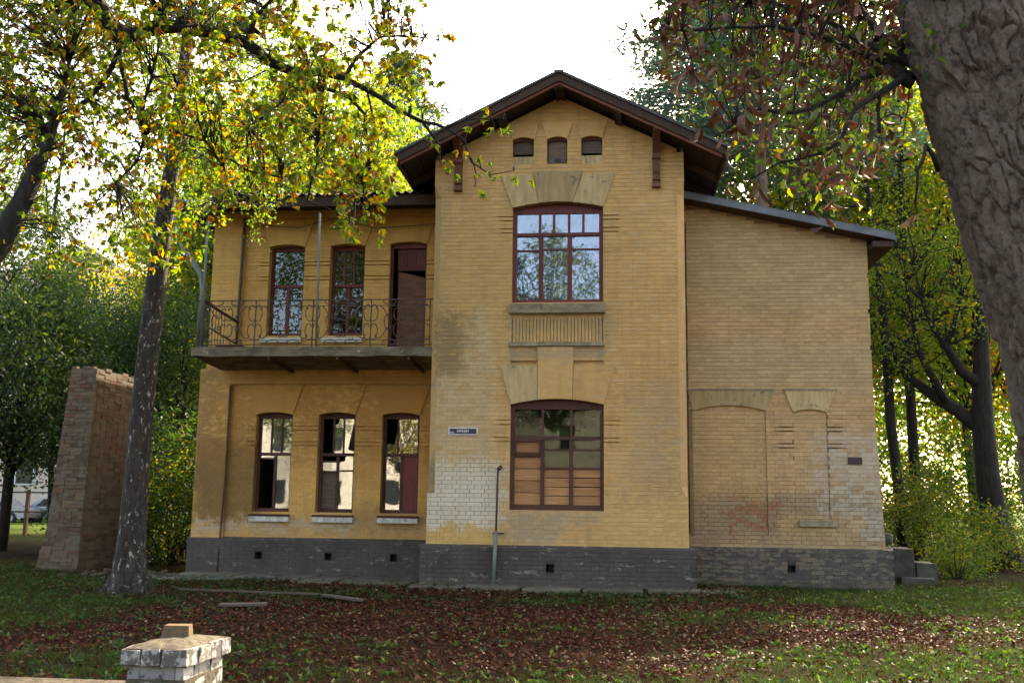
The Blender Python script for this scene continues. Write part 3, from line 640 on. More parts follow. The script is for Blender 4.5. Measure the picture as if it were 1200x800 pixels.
# left wing lower windows
YF = YL+.07
st = [{('b', 0, 0): 'gone', ('b', 0, 1): 'glass', ('t', 0, 0): 'glass'},
      {('b', 0, 0): 'greyboard', ('b', 0, 1): 'glass', ('b', 0, 2): 'gone', ('t', 1, 0): 'half_shard', ('t', 0, 0): 'gone', ('b', 1, 1): 'half_shard'},
      {('t', 0, 0): 'low_shard', ('b', 1, 0): 'panel'}]
labs = ['left ground floor window with one sash pane gone', 'middle ground floor window with several broken panes', 'right ground floor window with a maroon board in it']
tops = [(.34, .68), (.34, .66), (.36,)]
rows = [{0: [2.33]}, {0: [2.08, 2.28], 1: [2.10]}, {}]
for k, (a, b) in enumerate(lw_lo):
    window(a, b, 1.27, 3.20, .05, YF, 2.42, tops[k], (.50,), 'brownwood', rows[k], st[k], lab=labs[k], bd=.026)
    mb = MB(); mb.hexa([(a-.04, YF-.10, 1.19), (b+.03, YF-.10, 1.19), (b+.03, YF+.16, 1.19), (a-.04, YF+.16, 1.19), (a-.04, YF-.10, 1.205), (b+.03, YF-.10, 1.205), (b+.03, YF+.16, 1.28), (a-.04, YF+.16, 1.28)]); mb.build('sill_sheet', M['brownwood'], house)
    mb = MB()
    for i in range(7): w_ = (b-a+.06)/7; mb.box(a-.03+i*w_+.003, a-.03+(i+1)*w_-.003, YF-.085-random.uniform(0, .01), YF+.05, 1.09, 1.188)
    mb.build('window_sill', M['white'], house)
# left wing upper windows
for k, (a, b) in enumerate(lw_up):
    window(a, b, 4.80, 6.66, .045, YF, 5.86, () if k == 0 else (.33, .66), (.50,), 'maroon', {} if k == 0 else {0: [5.52]}, {}, glass='glass_up', lab=('first', 'second')[k]+' balcony window from the left', bd=.034)
    mb = MB(); mb.hexa([(a-.10, YF-.10, 4.66), (b+.02, YF-.10, 4.66), (b+.02, YF+.16, 4.66), (a-.10, YF+.16, 4.66), (a-.10, YF-.10, 4.75), (b+.02, YF-.10, 4.75), (b+.02, YF+.16, 4.80), (a-.02, YF+.16, 4.80)]); mb.build('window_sill', M['white'], house)
# balcony door, left leaf open inwards
a, b = door_x
mb = MB(); mb.box(a, a+.05, YF+.1, YF+.2, 4.34, 6.70); mb.box(b-.045, b, YF+.1, YF+.2, 4.34, 6.70); mb.prism([(a+.05, 6.62), (b-.045, 6.62)]+list(reversed(arch_pts(a, b, 6.68, .04, 8))), YF+.1, YF+.2)
d = mb.build('balcony_door', M['maroon'], house)
mb = MB(); mb.box(a+.13, b-.05, YF+.16, YF+.19, 6.17, 6.61); mb.build('door_panel', M['maroon'], d)
for k in range(3): mb = MB(); mb.box(a+.17+k*.19, a+.17+k*.19+.15, YF+.145, YF+.165, 6.22, 6.56); mb.build('panel', M['maroon'], d)
mb = MB(); mb.prism([(a+.14, 4.36), (b-.05, 4.36), (b-.05, 6.02), (a+.14, 6.16)], YF+.19, YF+.215); mb.build('board', M['doorboard'], d, label='brown board with a slanting top edge')

# ------------------------------------------------------------------ house body: side and back walls, floors
def slabbox(name, x0, x1, y0, y1, z0, z1, m): mb = MB(); mb.box(x0, x1, y0, y1, z0, z1, 0.); return mb.build(name, M[m], house)
slabbox('side_wall', -8.33, -7.93, YL+.43, 10.6, -.2, 7.6, 'lw_m')
slabbox('side_wall', 4.2, 4.655, YR+.43, YR+6, -.2, 6.4, 'rw_m')
slabbox('side_wall', 1.0, 1.35, YR+.43, 10.6, -.2, 7.6, 'inside')
slabbox('back_wall', -7.92, 1.0, 10.2, 10.6, -.2, 7.55, 'lw_m')
slabbox('back_wall', 1.36, 4.2, YR+5.6, YR+6, -.2, 6.4, 'rw_m')
slabbox('inner_wall', -7.9, .95, 6.5, 6.7, .6, 7.5, 'inside')
slabbox('inner_wall', -3.39, -3.05, YL+.43, 6.49, .6, 7.5, 'inside')
slabbox('floor', -7.91, .99, YL+.43, 10.19, .55, .75, 'inside'); slabbox('floor', -7.91, .99, YL+.43, 10.19, 4.0, 4.2, 'inside'); slabbox('floor', -7.91, .99, YL+.43, 10.19, 7.45, 7.6, 'inside')
slabbox('floor', XL+.1, XR-.15, YT+.43, YL+.42, .55, .75, 'inside'); slabbox('floor', XL+.1, XR-.15, YT+.43, YL+.42, 4.0, 4.2, 'inside'); slabbox('floor', XL+.1, XR-.15, YT+.43, YL+.42, 7.3, 7.45, 'inside')
slabbox('side_wall', XL+.003, XL+.35, YT+.2, YL+.2, .7, 7.4, 'inside'); slabbox('side_wall', XR-.36, XR-.003, YT+.2, YR+.42, .7, 7.4, 'inside')

# ------------------------------------------------------------------ roofs
TZ = RA+.20; HW = 2.92
def slope_quad(mb, sgn, xa, xb, y0, y1, za, th):
    """piece of the gable roof between distances xa and xb from the ridge; za = height of its top at the ridge"""
    P = []
    for zoff in (-th, 0):
        for (d, y) in ((xa, y0), (xb, y0), (xb, y1), (xa, y1)): P.append((XC+sgn*d, y, za-RS*d+zoff))
    if sgn < 0: P = [P[1], P[0], P[3], P[2], P[5], P[4], P[7], P[6]]
    mb.hexa(P)
mb = MB()
for sgn in (-1, 1): slope_quad(mb, sgn, 0, HW+.05, -.76, 9.5, TZ, .035)
mb.box(XC-.09, XC+.09, -.77, 9.5, TZ-.05, TZ+.0)
for sgn in (-1, 1):     # standing seams
    for k in range(14):
        y = -.73+k*.72; slope_quad(mb, sgn, .1, HW+.04, y, y+.03, TZ+.03, .028)
troof = mb.build('tower_roof', M['roofdark'], house)
for sgn in (-1, 1):
    mb = MB(); slope_quad(mb, sgn, 0, HW, -.72, -.675, TZ-.037, .15); mb.build('bargeboard', M['soffit'], house)
    mb = MB(); slope_quad(mb, sgn, 0, HW-.04, -.672, -.63, TZ-.11, .13); mb.build('bargeboard', M['bracket'], house, label='inner reddish bargeboard')
    for k in range(10):   # sheathing boards under the overhang and eave run with the ridge
        mb = MB(); d0 = k*.29; slope_quad(mb, sgn, d0+.006, d0+.283, -.67, 6., TZ-.10-random.uniform(0, .012), .022); mb.build('soffit_board', M['soffit'], troof)
    for k in range(3):    # eave rafters
        y = .55+k*1.1; mb = MB(); slope_quad(mb, sgn, 2.25, HW-.03, y, y+.1, TZ-.135, .12); mb.build('rafter', M['soffit'], troof)
    mb = MB(); x = XC+sgn*(HW+.02); mb.box(x-.015, x+.015, -.70, 6.5, TZ-RS*HW-.22, TZ-RS*HW-.045); mb.build('fascia', M['soffit'], troof)
    mb = MB(); slope_quad(mb, sgn, 1.0, 1.12, -.63, -.01, TZ-.135, .13); mb.build('purlin_end', M['soffit'], troof); mb = MB(); slope_quad(mb, sgn, .0, .08, -.63, -.01, TZ-.135, .13); mb.build('purlin_end', M['soffit'], troof)
# scrolled eave brackets
def bracket(x):
    pr = [(0, 0), (-.10, .0), (-.115, .05), (-.085, .09), (-.09, .2), (-.13, .26), (-.10, .32), (-.10, .46), (-.14, .52), (-.13, .60), (-.22, .68), (-.40, .78), (-.60, .86), (-.60, .94), (0, .94)]
    mb = MB(); k = len(mb.v); n = len(pr); z0 = 7.24
    mb.v += [(x-.065, y, z0+z) for y, z in pr]+[(x+.065, y, z0+z) for y, z in pr]
    mb.f.append(tuple(range(n))); mb.f.append(tuple(range(2*n-1, n-1, -1))); mb.r += [0, 0]; mb.sm += [False]*2
    for i in range(n): j = (i+1) % n; mb.f.append((j, i, n+i, n+j)); mb.r.append(.3); mb.sm.append(False)
    o = mb.build('eave_bracket', M['bracket'], house)
    mb = MB(); mb.box(x-.075, x+.075, -.125, -.003, z0-.03, z0+.035); mb.box(x-.072, x+.072, -.13, -.003, z0+.10, z0+.12); mb.box(x-.075, x+.075, -.15, -.003, z0+.50, z0+.56); mb.build('bracket_foot', M['bracket'], o)
bracket(-2.95); bracket(.70)

# left wing roof: low hip with wide eave
ez, ey, exl = 7.40, .85, -8.75
mb = MB(); P = [(exl, ey), (XL+.25, ey), (XL+.25, 11.2), (exl, 11.2)]
mb.poly([(exl, ey, ez+.02), (exl, 11.2, ez+.02), (XL+.3, 11.2, ez+.02), (XL+.3, ey, ez+.02)], 0)
mb.poly([(exl, ey, ez+.03), (XL+.3, ey, ez+.03), (XL+.3, 5.9, 8.55), (-5.6, 5.9, 8.55)]); mb.poly([(exl, 11.2, ez+.03), (exl, ey, ez+.03), (-5.6, 5.9, 8.55)]); mb.poly([(XL+.3, 11.2, ez+.03), (exl, 11.2, ez+.03), (-5.6, 5.9, 8.55), (XL+.3, 5.9, 8.55)])
lroof = mb.build('wing_roof', M['asbestos'], house)
mb = MB()
for k in range(60): # corrugated sheets over the front slope
    pass
n = 180; XS = np.linspace(exl-.05, XL+.02, n); sl_ = (8.55-ez)/(5.9-ey)
rows_ = [(-.06, 0), (.5, 0), (1.5, 0), (2.6, 0)]
for i in range(n-1):
    for (t0, _), (t1, _) in zip(rows_, rows_[1:]):
        pts = []
        for x, t in ((XS[i], t0), (XS[i+1], t0), (XS[i+1], t1), (XS[i], t1)):
            pts.append((x, ey+t, ez+.09+t*sl_+.028*math.sin(x*2*math.pi/.16)))
        mb.poly(pts, .3, True)
        if t0 < 0:
            a, b = pts[0], pts[1]; mb.poly([(a[0], a[1], a[2]-.012), (b[0], b[1], b[2]-.012), b, a], .3)
            c, d_ = pts[2], pts[3]; mb.poly([(d_[0], d_[1], d_[2]-.012), (c[0], c[1], c[2]-.012), (b[0], b[1], b[2]-.012), (a[0], a[1], a[2]-.012)], .3)
mb.build('corrugated_sheet', M['asbestos'], lroof)
mb = MB(); mb.box(exl, XL, ey, ey+.03, ez-.16, ez+.05); mb.build('fascia', M['soffit'], lroof)
mb = MB(); mb.box(exl-.03, exl, ey, 11, ez-.16, ez+.05); mb.build('fascia', M['soffit'], lroof)
for k in range(6): mb = MB(); y = ey+.035+k*.135; mb.box(exl+.01, XL, y, y+.128, ez-.012-random.uniform(0, .008), ez+.005); mb.build('soffit_board', M['soffit'], lroof)
mb = MB(); mb.box(exl+.01, -8.34, YL, 11, ez-.012, ez+.005); mb.build('soffit_board', M['soffit'], lroof)
mb = MB(); mb.box(-8.36, XL, YL-.10, YL-.002, ez-.14, ez-.02); mb.build('cornice', M['lw'], house)
# right wing roof: lean-to falling to the right
mb = MB(); xa, xb = XR+.02, 5.12; za = lambda x: rroof[0]+rroof[1]*x
mb.hexa([(xa, YR-.42, za(xa)+.10), (xb, YR-.42, za(xb)+.10), (xb, YR+6.4, za(xb)+.10), (xa, YR+6.4, za(xa)+.10), (xa, YR-.42, za(xa)+.135), (xb, YR-.42, za(xb)+.135), (xb, YR+6.4, za(xb)+.135), (xa, YR+6.4, za(xa)+.135)])
rr_ = mb.build('lean_to_roof', M['metal'], house)
mb = MB(); mb.hexa([(xa, YR-.425, za(xa)-.01), (xb, YR-.425, za(xb)-.01), (xb, YR-.40, za(xb)-.01), (xa, YR-.40, za(xa)-.01), (xa, YR-.425, za(xa)+.098), (xb, YR-.425, za(xb)+.098), (xb, YR-.40, za(xb)+.098), (xa, YR-.40, za(xa)+.098)]); mb.build('fascia', M['metal'], rr_)
mb = MB(); mb.hexa([(xa, YR-.398, za(xa)+.0), (xb, YR-.398, za(xb)+.0), (xb, YR+6.3, za(xb)+.0), (xa, YR+6.3, za(xa)+.0), (xa, YR-.398, za(xa)+.09), (xb, YR-.398, za(xb)+.09), (xb, YR+6.3, za(xb)+.09), (xa, YR+6.3, za(xa)+.09)]); mb.build('soffit_board', M['soffit'], rr_)
mb = MB(); mb.box(4.72, xb-.02, YR-.35, YR+6.2, za(xb)-.11, za(xb)-.005); mb.build('eave_box', M['soffit'], rr_)

# ------------------------------------------------------------------ balcony
mb = MB(); x = -8.02; xe = XL-.01
N_ = 24; top = 4.335
for i in range(N_):
    a, b = x+(xe-x)*i/N_, x+(xe-x)*(i+1)/N_
    j0, j1 = [(.015*mnoise.noise(Vector((q*3, 1, 1))), .03*mnoise.noise(Vector((q*2.2, 5, 1)))) for q in (a, b)]
    mb.hexa([(a, .18+j0[0], 4.16+j0[1]), (b, .18+j1[0], 4.16+j1[1]), (b, YL+.0, 4.09), (a, YL, 4.09), (a, .18+j0[0], top), (b, .18+j1[0], top), (b, YL, top), (a, YL, top)], .4)
balc = mb.build('balcony', M['concrete'], house, label='stained concrete balcony with scrolled iron railing')
for xx in (-6.52, -5.2, -3.85): mb = MB(); mb.bar((xx, .22, 4.13), (xx, YL, 4.06), .05, .07); mb.build('support_beam', M['rust'], balc)
def integrate(kf, L, n=26):
    p = Vector((0, 0)); h = 0.; out = [p.copy()]; ds = L/n
    for i in range(n): h += kf((i+.5)/n)*ds; p = p+Vector((math.cos(h), math.sin(h)))*ds; out.append(p.copy())
    return out
def scroll(kind, a, b, bulge=1):
    """C or S scroll between two points of the panel plane"""
    if kind == 'C': c = integrate(lambda s: 1.3+20*abs(2*s-1)**2.1, 1., 44)
    else: c = integrate(lambda s: (1 if s < .5 else -1)*(1.3+20*abs(2*s-1)**2.1), 1., 44)
    # scale so that the extreme extent fits the segment
    i0, i1 = int(len(c)*.2), int(len(c)*.8)
    d = c[i1]-c[i0]; ang = math.atan2(d.y, d.x); A, B = Vector(a), Vector(b); t = B-A; sc = t.length/d.length*.95; rot = math.atan2(t.y, t.x)-ang
    mid = (c[i0]+c[i1])/2; out = []
    for p in c:
        q = p-mid
        if bulge < 0: # mirror about the chord
            ca, sa = math.cos(-ang), math.sin(-ang); q = Vector((q.x*ca-q.y*sa, -(q.x*sa+q.y*ca))); ca, sa = math.cos(ang), math.sin(ang); q = Vector((q.x*ca-q.y*sa, q.x*sa+q.y*ca))
        ca, sa = math.cos(rot), math.sin(rot); out.append((A+B)/2+Vector((q.x*ca-q.y*sa, q.x*sa+q.y*ca))*sc)
    return out
half = [('C', (.06, .10), (.06, .40), 1), ('C', (.06, .45), (.06, .76), 1), ('S', (.14, .12), (.40, .36), 1), ('S', (.14, .74), (.40, .50), -1), ('C', (.22, .05), (.46, .05), -1), ('C', (.22, .80), (.46, .80), 1), ('C', (.30, .28), (.30, .58), -1), ('C', (.47, .15), (.47, .40), -1), ('C', (.47, .46), (.47, .70), -1)]
PW = 1.08
scm = {}
for hi, (k, a, b, g) in enumerate(half):
    for mir in (0, 1):
        pts = scroll(k, a, b, g); mb = MB()
        mb.tube([((PW-p.x) if mir else p.x, 0, p.y) for p in pts], .0095, 5); scm[hi, mir] = mb.mesh('scroll', M['iron'])
RY = .26; RZ = 4.385
for pn_ in range(4):
    x0 = -7.93+pn_*1.115
    for k in scm.values(): link('scroll', k, balc, (x0, RY, RZ))
mb = MB()
mb.bar((-7.95, RY, 5.235), (XL-.02, RY, 5.235), .03, .02); mb.bar((-7.95, RY, 4.385), (XL-.02, RY, 4.385), .025, .016)
for s_ in (5.12, 4.47): mb.bar((-7.93, RY, s_), (XL-.05, RY, s_), .012, .012)
mb.bar((-7.95, RY, 5.235), (-7.95, YL, 5.235), .03, .02); mb.bar((-7.95, RY, 4.385), (-7.95, YL, 4.385), .025, .016)
for pn_ in range(5): mb.bar((-7.94+pn_*1.115, RY, top), (-7.94+pn_*1.115, RY, 5.24), .018, .018)
for k in range(9): mb.bar((-7.95, RY+.1+k*.15, 4.385), (-7.95, RY+.1+k*.15, 5.235), .012, .012)
mb.build('railing_frame', M['iron'], balc)
def tubepart(name, m, pts, rad, parent, n=10, **kw): mb = MB(); mb.tube(pts, rad, n); return mb.build(name, M[m], parent, **kw)
tubepart('post', 'pipe', [at(370, 418, .22), at(375, 250, .22)], .022, balc)
tubepart('post', 'pipe', [(-7.86, .24, top-.02), (-7.86, .24, 7.36)], .028, balc)
tubepart('post', 'iron', [(-7.72, 1.66, top), (-7.68, 1.66, 7.3)], .028, balc, label='dark pipe running up beside the corner pilaster')
tubepart('brace', 'rust', [at(243, 355, .28), at(279, 378, 1.2)], .03, balc); tubepart('brace', 'rust', [at(245, 384, .28), at(275, 402, 1.2)], .016, balc)
mb = MB(); mb.box(-7.75, -6.95, .35, .75, top, top+.03); mb.box(-7.6, -7.1, .32, .55, top+.031, top+.06); mb.build('loose_board', M['maroon'], balc)
# downpipe at the far left corner
tubepart('downpipe', 'pipe', [at(203, 238, .6), at(203, 262, .5), at(215, 290, .4), at(236, 322, .3), at(238, 340, .3), at(232, 403, .3)], .055, house, 12)
tubepart('gutter', 'pipe', [(exl-.08, ey-.02, ez-.02), (-8.0, ey-.02, ez-.02)], .05, house)
# standpipe by the boarded window
tubepart('standpipe', 'rust', [(-2.12, -.12, 2.10), (-2.14, -.12, 1.0)], .018, house, 8, label='rusty standpipe beside the boarded window')
tubepart('standpipe', 'pipe', [(-2.14, -.13, 1.02), (-2.17, -.15, .0)], .034, house, 10, label='thicker grey foot of the standpipe')
mb = MB(); mb.bar((-2.12, -.12, 2.08), (-2.06, -.17, 2.14), .05, .05); mb.build('pipe_elbow', M['rust'], house); mb = MB(); mb.bar((-2.2, -.1, .98), (-2.0, -.1, .98), .02, .03); mb.build('pipe_bracket', M['rust'], house)
# drainpipe line on the wing pilaster, wires
tubepart('cable', 'rust', [(-7.80, YL-.02, 3.78), (-7.80, YL-.02, 2.), (-7.83, YL-.03, .9), (-7.84, YL-.06, .1)], .017, house, 6)
tubepart('cable', 'iron', [(XR+.10, YR-.02, 6.9), (XR+.105, YR-.02, 1.)], .012, house, 5)
tubepart('cable', 'iron', [(-7.4, YL-.06, 7.1), (-6.5, YL-.1, 7.02), (-5.65, YL-.4, 7.12), (-4.9, YL-.1, 6.98), (-3.5, YL-.05, 7.08)], .009, house, 5)

# ------------------------------------------------------------------ signs
sg = empty('street_sign', (-2.77, -.02, 2.76), 'small dark blue street name plate with white letters on the tower wall', 'street sign')
mb = MB(); mb.box(-3.035, -2.505, -.026, -.009, 2.70, 2.83); mb.build('plate', M['signwhite'], sg)
mb = MB(); mb.box(-3.012, -2.528, -.030, -.0265, 2.718, 2.812); mb.build('face', M['signblue'], sg)
def text(s, x, z, size, parent, m):
    c = bpy.data.curves.new('lettering', 'FONT'); c.body = s; c.size = size; c.extrude = .001; c.offset = .0015; c.align_x = 'CENTER'; c.align_y = 'CENTER'; c.materials.append(M[m])
    t_ = bpy.data.objects.new('t', c); COL.objects.link(t_); dg = bpy.context.evaluated_depsgraph_get(); me = bpy.data.meshes.new_from_object(t_.evaluated_get(dg)); bpy.data.objects.remove(t_); o = bpy.data.objects.new('lettering', me); COL.objects.link(o); o.parent = parent; o.location = Vector((x, -.032, z))-Vector(parent.location); o.rotation_euler = (math.pi/2, 0, 0); return o
text('НИКЕН', -2.775, 2.765, .062, sg, 'signwhite'); text('вул.', -2.965, 2.745, .042, sg, 'signwhite')
mb = MB(); mb.box(4.195, 4.445, YR-.03, YR-.004, 2.29, 2.42); o = mb.build('wall_plaque', M['plaque']); tag(o, 'small blank dark brown plaque on the right wing wall', 'plaque')

# ------------------------------------------------------------------ paving round the house
pv = bpy.data.objects.new('pavement', None); COL.objects.link(pv); pv['kind'] = 'structure'
def slabpiece(x0, x1, y0, y1, z):
    mb = MB(); n = 7; cx, cy = (x0+x1)/2, (y0+y1)/2; pts = []
    for px_, py_ in ((x0, y0), (cx, y0), (x1, y0), (x1, cy), (x1, y1), (cx, y1), (x0, y1), (x0, cy)):
        pts.append((px_+random.uniform(-.06, .06), py_+random.uniform(-.06, .06)))
    tz = random.uniform(-.015, .02); k = len(pts)
    mb.v += [(a, b, z-.2) for a, b in pts]+[(a, b, z+tz+random.uniform(-.005, .005)) for a, b in pts]
    mb.f.append(tuple(range(k, 2*k)))
    for i in range(k): j = (i+1) % k; mb.f.append((i, j, k+j, k+i))
    mb.r = [random.random()]*len(mb.f); mb.sm = [False]*len(mb.f); mb.build('slab', M['slab'], pv)
x = -8.4
while x < XL-.2:
    wd = random.uniform(.5, 1.0); xe_ = min(x+wd, XL-.1); slabpiece(x+.02, xe_-.02, .85, YL-.1, .10); slabpiece(x+.02, xe_-.02, .05, .83, .085) if random.random() < .7 else None; x = xe_
x = -3.6
while x < 1.5:
    wd = random.uniform(.6, 1.1); slabpiece(x+.02, x+wd-.02, -.62, -.1, .085); x += wd
slabpiece(1.4, 2.3, -.1, .9, .08)

# ------------------------------------------------------------------ brick pier and wall stub on the left
pier = empty('brick_pier', (-11.2, 3.2, 0), 'tall ruined brick wall stub with a pale narrow front, left of the birch trunk', 'brick wall')
px0, px1, py0, py1, pzt = -11.64, -10.84, 1.85, 4.6, 4.20
def pxl(z):  # left edge leans in and flares at the foot
    return px0+.34*min(1, z/4.2)-max(0, .9-z)*.13
def pxr(z): return px1+.10*min(1, z/4.2)
mb = MB()
zs_ = [-.1, .3, .9, 2., 3., pzt-.05]
for a, b in zip(zs_, zs_[1:]):
    mb.hexa([(pxl(a)+.01, py0+.008, a), (pxr(a)-.008, py0+.008, a), (pxr(a)-.008, py1, a), (pxl(a)+.01, py1, a), (pxl(b)+.01, py0+.008, b), (pxr(b)-.008, py0+.008, b), (pxr(b)-.008, py1, b), (pxl(b)+.01, py1, b)], 0.)
mb.build('core', M['mortar'], pier)
rest = MB(); count = 0; brickm = {}
z = 0.; row = 0
while z < pzt:
    zt = z+.0765; zz = z+.036
    x = pxl(zz); stop = pxr(zz); first = random.random() < .5
    L = .25 if row % 2 else .125
    while x < stop-.03:
        e = min(x+L, stop); 
        if stop-e < .05: e = stop
        dx = random.uniform(-.012, .014)
        if not (zt > pzt-.12 and random.random() < .45) and random.random() > .015:
            key = (round(e-x, 2))
            if count < 300:
                if key not in brickm: q = MB(); q.box(-key/2+.004, key/2-.004, 0, .1, 0, .068, 0.); roughen(q, .004); brickm[key] = q.mesh('brick', M['brick'])
                link('brick', brickm[key], pier, ((x+e)/2, py0-.004+dx, z)); count += 1
            else: rest.box(x+.004, e-.004, py0+dx, py0+.1, z, z+.068)
        x = e; L = .25 if L == .125 and row % 2 == 0 and random.random() < .5 else L
    y = py0+.11
    while y < py1:
        e = min(y+.255, py1); dx = random.uniform(-.006, .008)
        if not (zt > pzt-.15 and random.random() < .45): rest.box(stop-.1, stop+dx, y+.004+(.0), e-.004, z, z+.068)
        y = e
    z = zt; row += 1
rest.build('brickwork', M['brick'], pier, kind='stuff')

# ------------------------------------------------------------------ gate post and low wall in the foreground
post = empty('gate_post', (-2.34, -12.8, 0), 'low whitewashed brick gate post with a loose buff brick on its cap', 'gate post')
fx0, fx1, fy0, fy1 = -2.50, -2.165, -13.05, -12.52
mb = MB(); mb.box(fx0+.012, fx1-.012, fy0+.012, fy1-.012, -.1, .60, 0.); mb.build('core', M['screed'], post)
def ring(z, m, ins, rnd_off, hgt=.067, k0=0, labn=None):
    xs_ = [fx0+ins, fx0+ins+(.125 if k0 else .25), fx1-ins]; ys_ = [fy0+ins+.125, fy0+ins+.125+(.13 if k0 else .2), fy1-ins]
    for a, b in zip(xs_, xs_[1:]):
        mb = MB(); j = random.uniform(0, .008); mb.box(a+.004, b-.004, fy0+ins-j, fy0+ins+.12, z, z+hgt); roughen(mb, .004); mb.build('brick', M[m], post)
    for a, b in zip(ys_, ys_[1:]):
        mb = MB(); j = random.uniform(0, .008); mb.box(fx1-ins-.12, fx1-ins+j, a+.004, b-.004, z, z+hgt); roughen(mb, .004); mb.build('brick', M[m], post)
z = -.02; k = 0
while z < .60: ring(z, 'whitebrick', .018, 0, k0=k % 2); z += .077; k += 1
zc = z
for a, b in ((fx0-.005, fx0+.095), (fx0+.10, fx0+.20), (fx0+.205, fx1+.01)):
    mb = MB(); mb.box(a, b-.006, fy0-.01-random.uniform(0, .01), fy0+.12, zc-.004, zc+.075); roughen(mb, .006); mb.build('brick', M['capbrick'], post)
for a, b in ((fy0+.125, fy0+.26), (fy0+.265, fy0+.40), (fy0+.405, fy1+.01)):
    mb = MB(); mb.box(fx1-.13, fx1+.015+random.uniform(0, .01), a, b-.006, zc-.004, zc+.075); roughen(mb, .006); mb.build('brick', M['capbrick'], post)
mb = MB(); T = zc+.076   # uneven cement cap
n = 10
gx_ = [fx0+(fx1-fx0)*i/n for i in range(n+1)]; gy_ = [fy0+(fy1-fy0)*j/n for j in range(n+1)]
hh = lambda i, j: T+.028*min(1, min(i, j, n-i, n-j)/2.5)+.012*mnoise.noise(Vector((i*.7, j*.7, 2)))
for i in range(n):
    for j in range(n): mb.poly([(gx_[i], gy_[j], hh(i, j)), (gx_[i+1], gy_[j], hh(i+1, j)), (gx_[i+1], gy_[j+1], hh(i+1, j+1)), (gx_[i], gy_[j+1], hh(i, j+1))], .4, True)
mb.box(fx0, fx1, fy0+.0, fy1, zc-.01, T-.012, .4)
mb.build('cap', M['screed'], post)
lb = MB(); lb.hexa([(-.075, -.055, 0), (.07, -.06, 0), (.075, .06, 0), (-.07, .065, 0), (-.066, -.048, .062), (.062, -.05, .066), (.066, .052, .066), (-.06, .055, .06)], .6)
o = lb.build('loose_brick', M['buffbrick']); o.location = (-2.36, -12.74, T+.022); o.rotation_euler = (0, .05, .25); tag(o, 'loose buff brick lying on the cap of the white gate post', 'brick')
lw = empty('garden_wall', (-3.6, -12.9, 0), 'low grey rendered wall running left from the white gate post', 'low wall')
x = -5.6
while x < fx0-.05:
    e = min(x+random.uniform(.5, .8), fx0-.01); mb = MB()
    mb.hexa([(x, -13.03, -.1), (e-.012, -13.03, -.1), (e-.012, -12.72, -.1), (x, -12.72, -.1), (x, -13.03, .525+random.uniform(-.006, .006)), (e-.012, -13.03, .525), (e-.012, -12.72, .535), (x, -12.72, .535)]); mb.build('block', M['screed'], lw); x = e
lw2 = empty('garden_wall', (-1.9, -12.9, 0), 'short broken grey wall end running right from the white gate post', 'low wall')
mb = MB(); mb.hexa([(fx1+.02, -13.0, -.1), (-1.93, -13.0, -.1), (-1.93, -12.7, -.1), (fx1+.02, -12.7, -.1), (fx1+.02, -13., .53), (-1.95, -13, .50), (-1.95, -12.72, .51), (fx1+.02, -12.72, .54)]); mb.build('block', M['screed'], lw2)
mb = MB(); mb.hexa([(-1.92, -13.0, -.1), (-1.2, -13.0, -.1), (-1.2, -12.7, -.1), (-1.92, -12.7, -.1), (-1.9, -13., .48), (-1.25, -13, .45), (-1.22, -12.72, .46), (-1.9, -12.72, .49)]); mb.build('block', M['screed'], lw2)

# ------------------------------------------------------------------ loose wood and rubble on the ground
def plank(pts, w_, t, label, m='oldwood', cat='plank'):
    mb = MB(); a, b = Vector(pts[0]), Vector(pts[1]); a.z = gh(a.x, a.y)+.05; b.z = gh(b.x, b.y)+.06; c = (a+b)/2
    mb.bar(a, b, w_, t); o = mb.build('wooden_plank', M[m]); tag(o, label, cat)
plank([(-4.5, -2.5, 0), (-3.7, -3.35, 0)], .11, .03, 'short pale plank lying slanted on the leaf litter')
plank([(-7.0, -2.1, 0), (-4.6, -2.5, 0)], .035, .03, 'long thin grey batten lying right of the birch')
plank([(-5.35, -4.5, 0), (-4.75, -4.35, 0)], .22, .03, 'broken bit of flat board nearest the white post')
def rubble(n, x0, x1, y0, y1, s, name, m='slab'):
    mb = MB()
    for _ in range(n):
        x, y = random.uniform(x0, x1), random.uniform(y0, y1); k = random.uniform(.4, 1)*s; z = gh(x, y)+.02; a = random.uniform(0, 3)
        c, d_ = math.cos(a), math.sin(a); P = []
        for zz in (0, k*.6):
            for u, v in ((-1, -.7), (1, -.6), (.9, .7), (-.8, .6)): u *= k*random.uniform(.6, 1); v *= k*random.uniform(.6, 1); P.append((x+u*c-v*d_, y+u*d_+v*c, z+zz*random.uniform(.7, 1)))
        mb.hexa(P)
    mb.build(name, M[m], kind='stuff')
rubble(160, -9.5, -3.4, .2, 1.5, .07, 'rubble'); rubble(50, -10.6, -8.3, .6, 2.2, .09, 'rubble', 'screed'); rubble(60, -4, 2, -1.2, -.5, .04, 'rubble')
rubble(26, -9, 5, -8, -1.5, .035, 'pebbles', 'screed')
sk = MB()
for _ in range(170):
    x, y = random.uniform(-11, 8), random.uniform(-9.5, -.3); a = random.uniform(0, 6.3); l = random.uniform(.12, .5); P_ = []
    for i in range(4): P_.append(Vector((x+math.cos(a)*l*i/3, y+math.sin(a)*l*i/3, gh(x, y)+.03+random.uniform(-.008, .012)))); a += random.uniform(-.3, .3)
    sk.tube(P_, [.006, .005, .004, .002], 4, False)
sk.build('fallen_twigs', M['bark'], kind='stuff')

